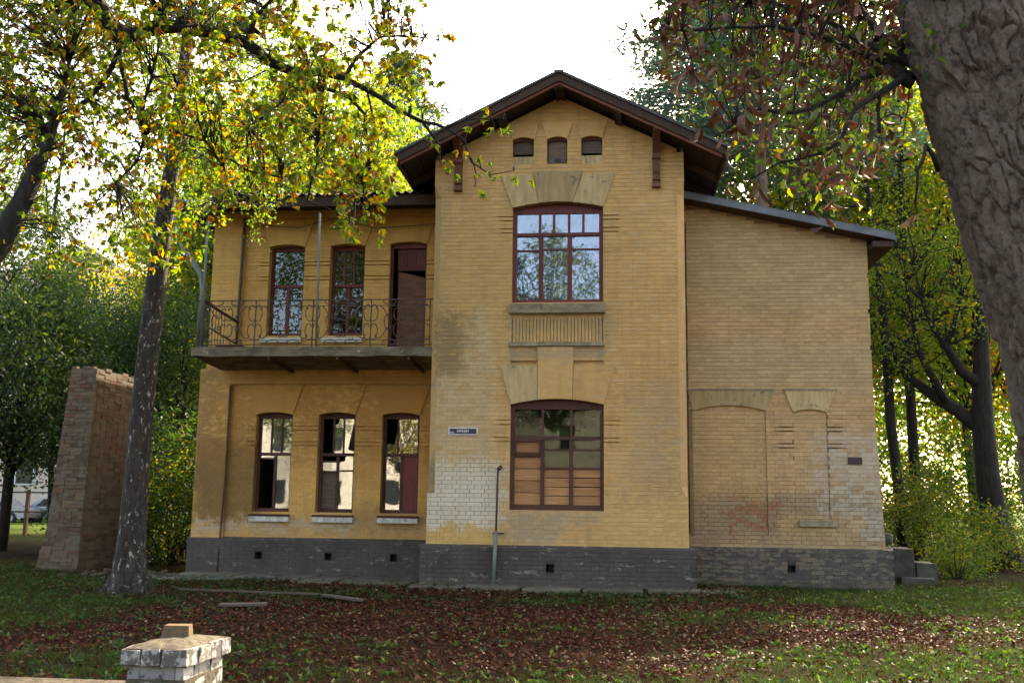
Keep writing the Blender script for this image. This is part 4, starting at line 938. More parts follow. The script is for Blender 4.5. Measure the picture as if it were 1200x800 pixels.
# concrete steps right of the house
st_ = empty('concrete_steps', (5.6, 3, 0), 'dark damp concrete step blocks against the right corner of the house', 'steps')
for (a, b, c, d_, e, m) in ((5.08, 5.70, 2.7, 3.5, .74, 'darkconc'), (5.71, 6.12, 2.72, 3.4, .47, 'darkconc'), (5.35, 6.0, 2.45, 2.69, .2, 'darkconc')):
    mb = MB(); mb.hexa([(a, c, -.1), (b, c, -.1), (b, d_, -.1), (a, d_, -.1), (a+.02, c+.02, e), (b-.02, c+.01, e-.02), (b-.01, d_, e), (a, d_, e)]); mb.build('block', M[m], st_)
mb = MB(); mb.tube([(5.22, 3.0, .80), (5.22, 3.0, .9), (5.22, 3., 1.0), (5.22, 3., 1.02)], [.13, .15, .14, .10], 14); mb.build('bucket', M['darkconc']); o = bpy.data.objects['bucket']; tag(o, 'dark round bucket standing on the step blocks', 'bucket')

# ------------------------------------------------------------------ foliage builders
def rand_unit(n):
    v = rng.normal(size=(n, 3)); return v/np.linalg.norm(v, axis=1, keepdims=True)
def leaves(name, C, Dv, L, W, m, fold=.25, droop=0., rnd=None, curl=None):
    """C centres (n,3) of the leaf base, Dv unit directions, L lengths, W widths: pointed folded leaves of four triangles"""
    n = len(C); Dv = Dv+np.array([0, 0, -droop]); Dv /= np.linalg.norm(Dv, axis=1, keepdims=True)
    Sd = np.cross(Dv, rand_unit(n)); Sd /= np.linalg.norm(Sd, axis=1, keepdims=True); N = np.cross(Sd, Dv)
    L = np.broadcast_to(L, n)[:, None]; W = np.broadcast_to(W, n)[:, None]; cu = 0. if curl is None else curl
    base = C; mid = C+Dv*L*.55-N*L*fold*.4; tip = C+Dv*L*(1-.3*cu)-N*L*(.15+cu*.6)
    l = C+Dv*L*.5+Sd*W*.5+N*W*.15; r = C+Dv*L*.5-Sd*W*.5+N*W*.15
    V = np.stack([base, l, tip, r, mid], 1).reshape(-1, 3); b = np.arange(n)[:, None]*5
    F = np.concatenate([b+np.array([[0, 4, 1]]), b+np.array([[1, 4, 2]]), b+np.array([[2, 4, 3]]), b+np.array([[3, 4, 0]])], 1).reshape(-1, 3)
    if rnd is None: rnd = rng.random(n)
    return raw_mesh(name, V, F, m, np.repeat(rnd, 4))
def quads(name, C, Dv, L, W, m, rnd=None):
    n = len(C); Sd = np.cross(Dv, rand_unit(n)); Sd /= np.linalg.norm(Sd, axis=1, keepdims=True)
    L = np.broadcast_to(L, n)[:, None]; W = np.broadcast_to(W, n)[:, None]
    V = np.stack([C, C+Dv*L*.5+Sd*W*.5, C+Dv*L, C+Dv*L*.5-Sd*W*.5], 1).reshape(-1, 3)
    F = np.arange(n)[:, None]*4+np.array([[0, 1, 2, 3]])
    if rnd is None: rnd = rng.random(n)
    return raw_mesh(name, V, F, m, rnd)
def clumps(cen, rad, n, per, squash=.8, jit=.28, shell=.55):
    """clump centres in the outer part of an ellipsoid, then leaf points in each clump"""
    u = rand_unit(n)*(shell+(1-shell)*rng.random((n, 1)))*np.array(rad); c = np.array(cen)+u
    s = (rng.random(n)*.6+.6)*jit
    p = c[:, None, :]+rng.normal(size=(n, per, 3))*s[:, None, None]*np.array([1, 1, squash])
    tone = np.clip(rng.random(n)[:, None]*.55+rng.random((n, per))*.45, 0, 1)
    return c, p.reshape(-1, 3), tone.reshape(-1)

def limb_path(a, b, sag, n=6, wob=.12):
    a, b = Vector(a), Vector(b); L = (b-a).length; out = []
    for i in range(n+1):
        t = i/n; p = a.lerp(b, t); p.z += sag*math.sin(math.pi*t)
        if 0 < i < n: p += Vector((random.uniform(-1, 1), random.uniform(-1, 1), random.uniform(-1, 1)))*wob*L/n
        out.append(p)
    return out

# --- tree kinds for the background (built once at the origin, copied)
def make_tree(kind, H, r, cz, rad, nclump, per, leaf, mleaf, mbark, lean=0., jit=.5):
    tr = MB(); path = [Vector((lean*(z/H)**1.5*H*.3+.12*math.sin(z*.7), .1*math.cos(z*.5), z)) for z in np.linspace(-.2, H*.92, 10)]
    tr.tube(path, [r*(1.25 if i == 0 else 1-.085*i) for i in range(10)], 9, jit=.04)
    cen = (path[-3].x, 0, cz)
    c, p, tone = clumps(cen, rad, nclump, per, jit=jit*.86)
    for q in c[::max(1, nclump//34)]:
        k = min(8, max(3, int(q[2]/H*9)-2)); tr.tube(limb_path(path[k], q, .2, 5), [r*.28, r*.22, r*.17, r*.12, r*.08, r*.04], 5)
    tm = tr.mesh('trunk', M[mbark])
    n = len(p); d = rand_unit(n); d[:, 2] -= .3; d /= np.linalg.norm(d, axis=1, keepdims=True)
    cm = quads('crown', p, d, leaf*(.7+.6*rng.random(n)), leaf*.55*(.7+.6*rng.random(n)), M[mleaf], tone)
    return tm, cm
def place_tree(kit, name, loc, rz, sc, label, cat='tree', group=None):
    e = empty(name, loc, label, cat, group); e.rotation_euler = (0, 0, rz); e.scale = (sc[0], sc[0], sc[1])
    for nm, me in zip(('trunk', 'crown'), kit):
        o = bpy.data.objects.new(nm, me); COL.objects.link(o); o.parent = e
    return e
K_A = make_tree('a', 13, .20, 8.4, (3.4, 3.4, 4.6), 130, 150, .145, 'lf_lime', 'bark')
K_L = make_tree('l', 13, .18, 8.6, (3.4, 3.4, 4.6), 62, 150, .14, 'lf_lime', 'bark')
K_B = make_tree('b', 15, .22, 9.2, (3.7, 3.7, 5.2), 140, 150, .145, 'lf_green', 'bark', .2)
K_C = make_tree('c', 11, .16, 6.6, (3.0, 3.0, 4.0), 110, 150, .13, 'lf_mix', 'bark', -.2)
K_D = make_tree('d', 9, .15, 5.9, (3.1, 3.1, 3.5), 130, 140, .13, 'lf_dark', 'bark')
# tall pine: bare trunk, layered clumps of needles
def make_pine():
    tr = MB(); H = 22; path = [(0.1*math.sin(z*.3), 0, z) for z in np.linspace(-.2, H, 14)]; tr.tube(path, [.28-.018*i for i in range(14)], 10)
    P = []; T = []
    for k in range(64):
        z = 12.2+9.6*(k/64); a = k*2.4; l = (3.9*(1-(k/64)**1.6)+.5)*random.uniform(.7, 1.1)
        e = Vector((math.cos(a)*l, math.sin(a)*l, z-.25*l+.3)); lp = limb_path((0, 0, z), e, .25, 5, .08); tr.tube(lp, [.06, .05, .04, .03, .02, .012], 5)
        for q in lp[2:]:
            for s_ in range(4):
                c = np.array(q)+rng.normal(size=3)*.24; P.append(c+rng.normal(size=(40, 3))*np.array([.26, .26, .12])); T.append(np.full(40, random.random()))
    P = np.concatenate(P); T = np.clip(np.concatenate(T)*.6+rng.random(len(P))*.4, 0, 1)
    d = rand_unit(len(P)); d[:, 2] = -abs(d[:, 2])*.5; d /= np.linalg.norm(d, axis=1, keepdims=True)
    return tr.mesh('trunk', M['bark_pine']), quads('crown', P, d, .20*(.7+.6*rng.random(len(P))), .06, M['lf_pine'], T)
K_P = make_pine()

G1 = 'trees growing behind the house'
def tx(px, Y): p = at(px, 600, Y); return (p.x, Y, 0)
place_tree(K_P, 'pine_tree', tx(903, 8.6), 1, (.95, .9), 'tall pale trunked pine rising just behind the right wing roof', 'pine tree')
place_tree(K_P, 'pine_tree', tx(835, 19), 3, (1.0, .98), 'second tall pine with blue green needles behind the tower roof', 'pine tree')
place_tree(K_P, 'pine_tree', tx(455, 24), 2, (1.0, .95), 'distant pine showing dark above the left wing roof', 'pine tree')
spec = [
 (K_B, 1000, 24, 1.3, 'green tree crown directly behind the low end of the right wing roof'),
 (K_C, 955, 21, 1.75, 'yellowing tree behind the right wing roof beside the pine'),
 (K_L, 1060, 16, 1.5, 'light green tree with its thin trunk just right of the house corner'),
 (K_L, 1115, 24, 1.7, 'light green tree seen between the two dark trunks on the right'),
 (K_C, 1150, 15, 1.35, 'yellowing tree behind the forked dark trunk on the right'),
 (K_C, 1210, 22, 1.5, 'green tree showing behind the big foreground trunk'),
 (K_L, 1075, 33, 1.9, 'far green tree in the gap right of the house'),
 (K_L, 1165, 38, 2.0, 'far light green tree at the right edge of the woodland'),
 (K_A, 950, 19, 1.55, 'broad green tree close behind the middle of the right wing'),
 (K_D, 14, 8, .80, 'dark leafy tree at the far left edge behind the brick pier'),
  (K_D, 92, 10.5, .80, 'dark tree close behind the brick pier'),
 (K_D, -45, 6, 1.0, 'dark tree cut by the left picture edge'),
 (K_D, 205, 12, .85, 'dark tree between the birch and the house corner'),
 (K_A, 222, 27, 1.35, 'far light green tree in the gap beside the birch trunk'),
 (K_D, 66, 14, .95, 'dark bushy tree behind the ruined brick pier'),
 (K_A, 190, 15, .66, 'light green tree between the pier and the house'),
 (K_A, 290, 19, 1.45, 'tall light green tree above the left end of the balcony roof'),
 (K_A, 330, 16, 1.5, 'bright green tree rising behind the left wing roof'),
 (K_C, 300, 25, 1.9, 'tall yellowing tree far behind the left wing'),
 (K_C, 385, 20, 1.5, 'yellow green tree behind the wing roof next to the tower'),
 (K_C, 120, 31, 1.45, 'yellowing tree before the pale house, left of the birch trunk'),
 (K_B, -60, 18, 1.3, 'dark tree whose crown enters at the left picture edge'),
]
for i, (kit, px_, Y, s_, lab) in enumerate(spec):
    place_tree(kit, 'leafy_tree', tx(px_, Y), i*1.7, (s_, s_), lab, 'tree', G1)
# thick shrubs
def make_shrub(n, per, rad, m, leaf=.10):
    c, p, t = clumps((0, 0, rad[2]*.8), rad, n, per, jit=.2, shell=.3); p = p[p[:, 2] > 0.02]; t = t[:len(p)]
    st = MB()
    for q in c[::4]: st.tube(limb_path((q[0]*.15, q[1]*.15, -.05), q, .1, 4), [.02, .016, .012, .008, .005], 4)
    d = rand_unit(len(p)); d[:, 2] = abs(d[:, 2])*.6; d /= np.linalg.norm(d, axis=1, keepdims=True)
    return st.mesh('stems', M['bark']), leaves('foliage', p, d, leaf*(.7+.6*rng.random(len(p))), leaf*.5, M[m], rnd=t)
S_A = make_shrub(60, 50, (1.0, 1.0, .9), 'lf_green', .08); S_B = make_shrub(80, 60, (1.5, 1.3, 1.5), 'lf_dark'); S_C = make_shrub(80, 60, (1.6, 1.4, 1.6), 'lf_green')
def place_shrub(kit, px_, Y, s_, lab, i):
    e = empty('shrub', tx(px_, Y), lab, 'shrub', 'shrubs around the house'); e.rotation_euler = (0, 0, i*1.3); e.scale = (s_, s_, s_)
    for nm, me in zip(('stems', 'foliage'), kit):
        o = bpy.data.objects.new(nm, me); COL.objects.link(o); o.parent = e
for i, (k, px_, Y, s_, lab) in enumerate([
    (S_A, 1118, 5.0, .75, 'sunlit low shrub right of the concrete step blocks'), (S_A, 1155, 8, .95, 'pale leaved bush at the foot of the forked tree'), (S_C, 1090, 8.5, .95, 'green bush behind the concrete step blocks'),
    (S_A, 1185, 10.5, 1.0, 'bush half hidden by the big foreground trunk'), (S_C, 1060, 13, 1.2, 'green thicket between the thin trunks and the house corner'), (S_C, 1130, 15, 1.4, 'green thicket between the right hand trunks'),
    (S_C, 200, 5.5, 1.1, 'lush green bush between the birch trunk and the house'), (S_B, 185, 8.5, 1.6, 'tall dark bush behind the birch trunk'), (S_C, 222, 7.5, 1.35, 'green bush tucked behind the left corner of the house'),
    (S_B, 120, 8, 1.2, 'dark bush behind the brick pier')]): place_shrub(k, px_, Y, s_, lab, i)

# distant woodland: one mass of leaves nobody could count
def woodland(n, x0, x1, y0, y1, h, name, m):
    cx = rng.uniform(x0, x1, n//60); cy = rng.uniform(y0, y1, n//60); cz = rng.uniform(.5, 1, n//60)**.8*h*(rng.random(n//60)**.6)
    c = np.stack([cx, cy, cz], 1); p = (c[:, None, :]+rng.normal(size=(len(c), 60, 3))*.8).reshape(-1, 3); p[:, 2] = abs(p[:, 2])
    t = np.clip(np.repeat(rng.random(len(c)), 60)*.6+rng.random(len(p))*.4, 0, 1)
    o = link(name, quads(name, p, rand_unit(len(p)), .42, .26, M[m], t)); o['kind'] = 'stuff'
woodland(60000, 16, 70, 62, 80, 17, 'distant_woodland', 'lf_lime'); woodland(36000, -70, -36, 66, 84, 13, 'distant_woodland', 'lf_green')
woodland(30000, -36, 16, 60, 75, 13, 'distant_woodland', 'lf_green')

# --- bare dark trunks on the right, set out where they stand
def bare_tree(name, pts, Y, widths, label, forks=(), mat='bark', crown=None):
    P = [at(x, y, Y) for x, y in pts]; P[0].z = -.1; base = P[0].copy(); base.z = 0
    e = empty(name, base, label, 'tree'); mb = MB(); k = (Y+CAM_D)/FPX/2
    mb.tube(P, [w_*k*.85 for w_ in widths], 12, jit=.05); mb.build('trunk', M[mat], e); ends = P[-3:]; lv_ = []
    for fp, fw in forks:
        Q = [at(x, y, Y+dy) for x, y, dy in fp]; mb = MB(); mb.tube(Q, [w_*k*.85 for w_ in fw], 8, jit=.04); mb.build('limb', M[mat], e); ends = ends+Q[2:]
    tw_ = MB()
    for q in ends:
        for _ in range(7):
            d_ = Vector((random.uniform(-1, 1), random.uniform(-1, 1), random.uniform(-.2, 1.1))).normalized()*random.uniform(.7, 2.0); lp = limb_path(q, q+d_, .1, 5, .35); tw_.tube(lp, [.035, .026, .018, .012, .008, .004], 4)
            for c_ in lp[3:]: lv_.append(np.array(tuple(c_))+rng.normal(size=(16, 3))*.22)
    tw_.build('twigs', M[mat], e, kind='stuff'); C = np.concatenate(lv_)
    link('crown', leaves('crown', C, rand_unit(len(C)), .10*(.6+.7*rng.random(len(C))), .06, M['lf_lime'], droop=.4), e)['kind'] = 'stuff'
    return e
bt = bare_tree('forked_tree', [(1178, 655), (1165, 600), (1158, 560), (1152, 500), (1150, 450), (1150, 380), (1155, 300), (1148, 200), (1140, 120)], 9.5, [50, 34, 31, 29, 24, 16, 13, 9, 3], 'dark forked tree with bare limbs reaching left, beside the big trunk',
   [([(1153, 505, 0), (1125, 483, .3), (1092, 462, .6), (1062, 440, .9), (1045, 410, 1.1), (1036, 370, 1.3), (1034, 330, 1.4)], [22, 19, 16, 12, 9, 5, 2]), ([(1150, 452, 0), (1128, 436, -.2), (1108, 405, -.4), (1092, 380, -.6), (1080, 350, -.8), (1070, 310, -.8)], [16, 14, 10, 8, 5, 2]),
    ([(1110, 474, .4), (1092, 440, .2), (1078, 415, 0), (1070, 380, -.1), (1062, 330, -.2), (1050, 290, -.2)], [12, 10, 8, 6, 4, 2]), ([(1108, 405, -.4), (1118, 378, -.3), (1128, 345, -.2), (1122, 310, 0)], [7, 6, 4, 2]), ([(1150, 400, 0), (1168, 370, .2), (1180, 330, .4)], [10, 6, 2])])
bare_tree('thin_tree', [(1061, 640), (1052, 560), (1044, 500), (1040, 430), (1034, 360), (1026, 300), (1020, 250), (1012, 190), (1008, 140)], 10.5, [17, 14, 13, 13, 12, 10, 8, 5, 2], 'dark leaning trunk closest to the right corner of the house')
bare_tree('thin_tree', [(1078, 636), (1072, 560), (1068, 480), (1063, 410), (1060, 340), (1058, 260), (1054, 190), (1052, 120)], 12, [16, 14, 13, 12, 11, 9, 6, 2], 'straight dark trunk second from the house corner')
bare_tree('thin_tree', [(1146, 632), (1138, 560), (1130, 480), (1122, 420), (1118, 360), (1112, 280), (1108, 200)], 17, [14, 11, 10, 9, 7, 5, 2], 'thin straight trunk seen through the fork of the dark tree', mat='bark')
bare_tree('thin_tree', [(6, 600), (14, 520), (26, 460), (40, 400), (52, 330), (62, 260), (72, 190), (80, 120), (84, 60)], 8, [16, 14, 12, 10, 8, 6, 4, 3, 2], 'thin dark trunk leaning right at the left picture edge')
bare_tree('thin_tree', [(62, 600), (60, 540), (58, 480), (62, 420), (68, 350), (70, 280)], 13, [9, 8, 7, 5, 4, 2], 'slim dark stem showing left of the brick pier')

# --- birch standing before the left wing
bir = empty('birch_tree', (at(150, 697, -2.3).x, -2.3, 0), 'old dark birch with white flecked bark in front of the left wing', 'birch tree')
bp = [(150, 702), (151, 680), (154, 640), (160, 560), (167, 480), (175, 400), (183, 330), (192, 260), (202, 190), (212, 110), (222, 30), (230, -60)]
P = [at(x, y, -2.3-.0*i) for i, (x, y) in enumerate(bp)]; kk = 15.9/FPX/2
mb = MB(); mb.tube(P, [w_*kk for w_ in (60, 42, 34, 29, 27, 26, 24, 22, 19, 16, 14, 10)], 20, jit=.035); mb.build('trunk', M['bark_birch'], bir)
for a in range(6): # root flare
    t = a*1.05+.3; b0 = P[0]; mb = MB(); mb.tube([b0+Vector((math.cos(t)*.18, math.sin(t)*.18, .38)), b0+Vector((math.cos(t)*.34, math.sin(t)*.34, .12)), b0+Vector((math.cos(t)*.58, math.sin(t)*.58, .0))], [.10, .09, .04], 7); mb.build('root', M['bark_birch'], bir)
tips = []
brm = MB()
for k in range(34):
    i = random.randint(8, 11); a = random.uniform(0, 6.28); l = random.uniform(1.0, 2.6)
    e_ = P[i]+Vector((math.cos(a)*l*1.1, math.sin(a)*l, random.uniform(-.3, 1.2))); lp = limb_path(P[i], e_, .35, 6, .3); brm.tube(lp, [.032, .026, .02, .015, .011, .008, .005], 5)
    for q in lp[3:]:
        h = random.uniform(.5, 1.5); dn = q+Vector((random.uniform(-.2, .2), random.uniform(-.2, .2), -h)); brm.tube([q, q.lerp(dn, .5)+Vector((.05, 0, .03)), dn], [.006, .005, .002], 3, False)
        for s_ in np.linspace(.15, 1, int(7*h)+3): tips.append(q.lerp(dn, float(s_)))
brm.build('limb', M['bark'], bir)
T = np.array([tuple(t) for t in tips]); C = np.repeat(T, 9, 0)+rng.normal(size=(len(T)*9, 3))*.10
d = rand_unit(len(C)); d[:, 2] = -abs(d[:, 2]); me = leaves('foliage', C, d, .065*(.7+.6*rng.random(len(C))), .05, M['lf_lime'], rnd=np.clip(np.repeat(rng.random(len(T)), 9)*.5+rng.random(len(C))*.5, 0, 1)); link('crown', me, bir)

# --- overhanging yellowing tree, its trunk out of frame on the left
ov = empty('chestnut_tree', (-9.2, -8.2, 0), 'yellowing tree overhanging from the left with a long dark crooked limb', 'tree')
TR = [Vector((-9.2, -8.2, -.1)), Vector((-9.15, -8.1, 1.5)), Vector((-9.1, -7.8, 3.2)), Vector((-9.0, -7.4, 5.0)), Vector((-8.6, -7.0, 6.6)), at(-60, -40, -6.6), at(0, -120, -6.4), at(60, -110, -6.3), at(98, -25, -6.2)]
mb = MB(); mb.tube(TR, [.36, .30, .26, .23, .21, .19, .17, .15, .12], 14, jit=.05); mb.build('trunk', M['bark'], ov)
kk = 12.2/FPX/2
limbs = [
 ([(-95, 420, -7.6), (-40, 335, -7.3), (0, 285, -7.1), (25, 238, -7.0), (42, 200, -6.9), (58, 160, -6.8), (70, 120, -6.7), (82, 70, -6.6)], [34, 32, 28, 24, 19, 13, 9, 5]),
 ([(98, -25, -6.2), (112, 5, -6.15), (128, 30, -6.1), (148, 43, -6.0), (180, 33, -6.0), (215, 31, -6.0), (250, 38, -6.0), (288, 50, -6.0), (315, 72, -6.0), (345, 84, -5.9), (378, 86, -5.9), (405, 92, -5.8), (432, 106, -5.7), (462, 126, -5.6), (495, 143, -5.5), (522, 150, -5.4)], [24, 24, 24, 22, 19, 17, 17, 16, 13, 11, 9, 8, 7, 6, 5, 4]),
 ([(100, -5, -6.2), (135, 28, -6.1), (140, 60, -6.1), (128, 85, -6.0), (105, 115, -6.0), (80, 135, -6.1), (52, 148, -6.2)], [8, 8, 7, 7, 7, 6, 5]),
 ([(345, 84, -5.9), (362, 96, -5.8), (385, 105, -5.7), (410, 115, -5.6), (428, 135, -5.5), (432, 170, -5.5), (430, 205, -5.5)], [7, 6, 5, 5, 4, 3, 2]),
 ([(405, 92, -5.8), (415, 72, -5.9), (432, 55, -6), (445, 44, -6), (470, 42, -6), (498, 44, -6)], [6, 5, 4, 3, 3, 2]),
 ([(138, 48, -6), (142, 80, -6.1), (150, 115, -6.2), (165, 130, -6.2), (170, 160, -6.3), (160, 190, -6.3), (135, 215, -6.3)], [6, 6, 5, 5, 4, 3, 2]),
 ([(165, 130, -6.2), (178, 90, -6.1), (185, 60, -6), (188, 20, -6)], [4, 4, 3, 3]),
 ([(380, 86, -5.9), (375, 140, -5.8), (372, 190, -5.7), (360, 235, -5.6)], [4, 3, 3, 2]),
 ([(495, 143, -5.5), (512, 165, -5.4), (516, 190, -5.4), (525, 205, -5.4)], [4, 3, 2, 1.5]), ([(522, 150, -5.4), (545, 165, -5.3), (552, 190, -5.3), (575, 205, -5.3), (602, 200, -5.3)], [3, 2.5, 2, 1.6, 1]),
 ([(522, 150, -5.4), (550, 140, -5.3), (575, 140, -5.3), (592, 137, -5.3)], [3, 2, 1.5, 1]), ([(552, 185, -5.3), (558, 205, -5.3), (556, 220, -5.3)], [2, 1.5, 1]),
 ([(288, 50, -6), (300, 20, -6.1), (318, 0, -6.2), (330, -30, -6.3)], [6, 5, 5, 4]), ([(345, 84, -5.9), (330, 120, -5.8), (305, 140, -5.7), (290, 150, -5.6)], [4, 3, 3, 2]),
 ([(150, 115, -6.2), (190, 150, -6.1), (240, 165, -6), (290, 200, -5.9), (330, 208, -5.8)], [4, 4, 3, 3, 2]), ([(240, 165, -6), (262, 195, -6.0), (268, 225, -5.9), (300, 238, -5.9)], [3, 3, 2, 1.5]),
 ([(430, 106, -5.7), (440, 150, -5.6), (432, 200, -5.6), (424, 235, -5.6)], [3, 3, 2, 2])]
anch = []
for pts, ws in limbs:
    Q = [at(*p) for p in pts]
    R_ = []                      # roughen
    for i in range(len(Q)-1): R_ += [Q[i], Q[i].lerp(Q[i+1], .5)+Vector((random.uniform(-1, 1), random.uniform(-1, 1), random.uniform(-1, 1)))*.012]
    R_.append(Q[-1]); W_ = []
    for i in range(len(ws)-1): W_ += [ws[i]*kk, (ws[i]+ws[i+1])/2*kk]
    W_.append(ws[-1]*kk); mb = MB(); mb.tube(R_, W_, 9, jit=.05); mb.build('limb', M['bark'], ov); anch += R_
# leaf sprays, scattered in the depth of the crown
sprays = []
def dens(x, y):
    if x > 520 or y > 330: return 0
    if x < 235 and 190 < y < 310: return .28
    low = np.interp(x, [-60, 60, 150, 260, 300, 340, 380, 400, 440, 470, 520], [150, 190, 200, 240, 250, 235, 245, 268, 268, 190, 130])
    if y > low: return 0.0
    d_ = 1. if x < 380 else np.interp(x, [380, 470, 520], [.9, .45, .08]);
    if y > low-60: d_ *= .55
    return d_*(.6+.9*mnoise.noise(Vector((x*.018, y*.018, 2.)))+(.25 if x < 140 else 0))
while len(sprays) < 2300:
    x, y = random.uniform(-80, 525), random.uniform(-90, 330)
    if random.random() < dens(x, y): sprays.append(at(x, y, random.uniform(-7.6, -4.0)))
for _ in range(26): sprays.append(at(random.uniform(395, 445), random.uniform(205, 272), random.uniform(-5.9, -5.3)))
for pt in [(538, 172), (552, 150), (560, 182), (575, 140), (590, 140), (525, 190), (515, 168), (600, 200), (576, 206), (560, 215), (530, 200), (580, 150), (270, 200), (300, 230), (285, 215), (245, 215), (310, 240), (330, 235), (350, 222), (262, 240)]: sprays.append(at(pt[0], pt[1], -5.35-random.random()*.3))
tw = MB(); LC = []; LD = []; LR = []
AN = np.array([tuple(a) for a in anch])
for s_ in sprays:
    sv = np.array(tuple(s_)); j = int(np.argmin(np.linalg.norm(AN-sv, axis=1))); a = Vector(AN[j])
    if (a-s_).length < 2.2: tw.tube(limb_path(a, s_, .06, 4, .16), [.010, .008, .006, .005, .003], 3, False)
    tone = random.random()
    for c_ in range(2):
        o_ = sv+rng.normal(size=3)*.09; k = random.randint(5, 7); ax = rand_unit(1)[0]; ax[2] = -abs(ax[2])
        dd = rand_unit(k)*.9+ax; LC.append(np.repeat(o_[None], k, 0)); LD.append(dd/np.linalg.norm(dd, axis=1, keepdims=True)); LR.append(np.clip(tone*.6+rng.random(k)*.42, 0, 1))
tw.build('twigs', M['bark'], ov, kind='stuff')
LC = np.concatenate(LC); LD = np.concatenate(LD); LR = np.concatenate(LR); order = np.argsort(np.linalg.norm(LC-np.array(tuple(CO)), axis=1)); near = order[:300]; rest_ = order[300:]
link('foliage', leaves('foliage', LC[rest_], LD[rest_], .10*(.7+.6*rng.random(len(rest_))), .045*(.8+.4*rng.random(len(rest_))), M['lf_mix'], droop=.3, rnd=LR[rest_]), ov)['kind'] = 'stuff'
def leaf_kit(m, L, W, n=5, curl=.0):
    out = []
    for k in range(n): out.append(leaves('leaf', np.zeros((1, 3)), np.array([[0., 0, -1.]]), L*random.uniform(.8, 1.2), W, M[m], rnd=[.0], fold=.4, curl=curl*random.uniform(.6, 1.2)))
    return out
kit = leaf_kit('lf_mix', .125, .052)
for i in near:
    o = link('leaf', random.choice(kit), ov, tuple(LC[i])); o.rotation_euler = Vector(LD[i]+np.array([0, 0, -.3])).to_track_quat('-Z', 'Y').to_euler()

# --- the big foreground trunk on the right, plated bark as geometry
def big_trunk():
    e = empty('chestnut_tree', (2.92, -12.2, 0), 'massive plated chestnut trunk leaning in at the right picture edge', 'tree')
    cl = [(2.92, -.1), (2.85, .5), (2.76, 1.3), (2.69, 1.9), (2.57, 2.5), (2.41, 3.1), (2.26, 3.7), (2.13, 4.2), (2.03, 4.7), (1.98, 5.4), (1.95, 7.)]
    rd = [.52, .46, .43, .42, .405, .39, .375, .36, .345, .33, .30]
    zs_ = np.arange(-.1, 7., .011); nz = len(zs_); na = 300
    cx = np.interp(zs_, [c[1] for c in cl], [c[0] for c in cl]); rr0 = np.interp(zs_, [c[1] for c in cl], rd)
    th = np.linspace(0, 2*np.pi, na, endpoint=False); V = np.zeros((nz, na, 3)); Dp = np.zeros((nz, na))
    # plates: jittered cells in (angle, height), tall and narrow; depth from the distance to the cell border
    def cells(u, v, su, sv, seed):
        U, Vv = u/su, v/sv; U = U+.35*np.sin(Vv*1.3+seed)+.25*np.sin(Vv*3.1+U*.7+seed); nu = int(round(2*np.pi*.4/su))
        iu, iv = np.floor(U), np.floor(Vv); d1 = np.full(U.shape, 9.); d2 = np.full(U.shape, 9.); hid = np.zeros(U.shape)
        for a in (-1, 0, 1):
            for b in (-1, 0, 1):
                ca, cb = iu+a, iv+b; h = np.sin((np.mod(ca, nu))*127.1+cb*311.7+seed)*43758.5453; h = h-np.floor(h); h2 = np.sin((np.mod(ca, nu))*269.5+cb*183.3+seed)*24634.63; h2 = h2-np.floor(h2)
                dd = np.hypot(ca+.15+.7*h-U, cb+.15+.7*h2-Vv); m = dd < d1; d2 = np.where(m, d1, np.minimum(d2, dd)); hid = np.where(m, h, hid); d1 = np.where(m, dd, d1)
        return d2-d1, hid
    TH, ZZ = np.meshgrid(th, zs_); u = TH*.4
    tab = rng.random((64, 64))
    def vnoise(x, y):
        x0, y0 = np.floor(x).astype(int), np.floor(y).astype(int); fx, fy = x-x0, y-y0; fx = fx*fx*(3-2*fx); fy = fy*fy*(3-2*fy)
        g = lambda a, b: tab[a % 64, b % 64]
        return (g(x0, y0)*(1-fx)+g(x0+1, y0)*fx)*(1-fy)+(g(x0, y0+1)*(1-fx)+g(x0+1, y0+1)*fx)*fy
    def fbm(x, y, o): return sum(vnoise(x*2**k, y*2**k)*.5**k for k in range(o))/sum(.5**k for k in range(o))
    uw = u+.10*(fbm(TH*4, ZZ*5, 4)-.5); zw = ZZ+.30*(fbm(TH*5+9, ZZ*4+3, 4)-.5)
    b1, h1 = cells(uw, zw, 2*np.pi*.4/30, .26, 1.3); b2, h2 = cells(uw, zw, 2*np.pi*.4/58, .11, 4.7)
    ridge = np.clip(b1/.11, 0, 1); small = np.clip(b2/.10, 0, 1)
    tilt = .5+.5*np.sin(ZZ*31+h1*40)
    fine = fbm(TH*9, ZZ*16, 4)
    disp = ridge*(.010+.030*np.round(h1*3)/3)+small*(.004+.016*h2)*(.3+.7*ridge)+.016*(fine-.5)*2*(.5+.5*ridge)+.005*tilt*h1+.012*np.sin(TH*3+ZZ*1.1)+.018*np.sin(TH*5+ZZ*.4+1)
    RR = rr0[:, None]-.02+disp
    V[..., 0] = cx[:, None]+RR*np.cos(TH); V[..., 1] = -12.2+RR*np.sin(TH); V[..., 2] = ZZ
    idx = np.arange(nz*na).reshape(nz, na); F = np.stack([idx[:-1], np.roll(idx, -1, 1)[:-1], np.roll(idx, -1, 1)[1:], idx[1:]], -1).reshape(-1, 4)
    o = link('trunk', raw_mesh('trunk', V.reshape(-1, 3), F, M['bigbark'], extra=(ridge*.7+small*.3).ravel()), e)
    return e
big = big_trunk()
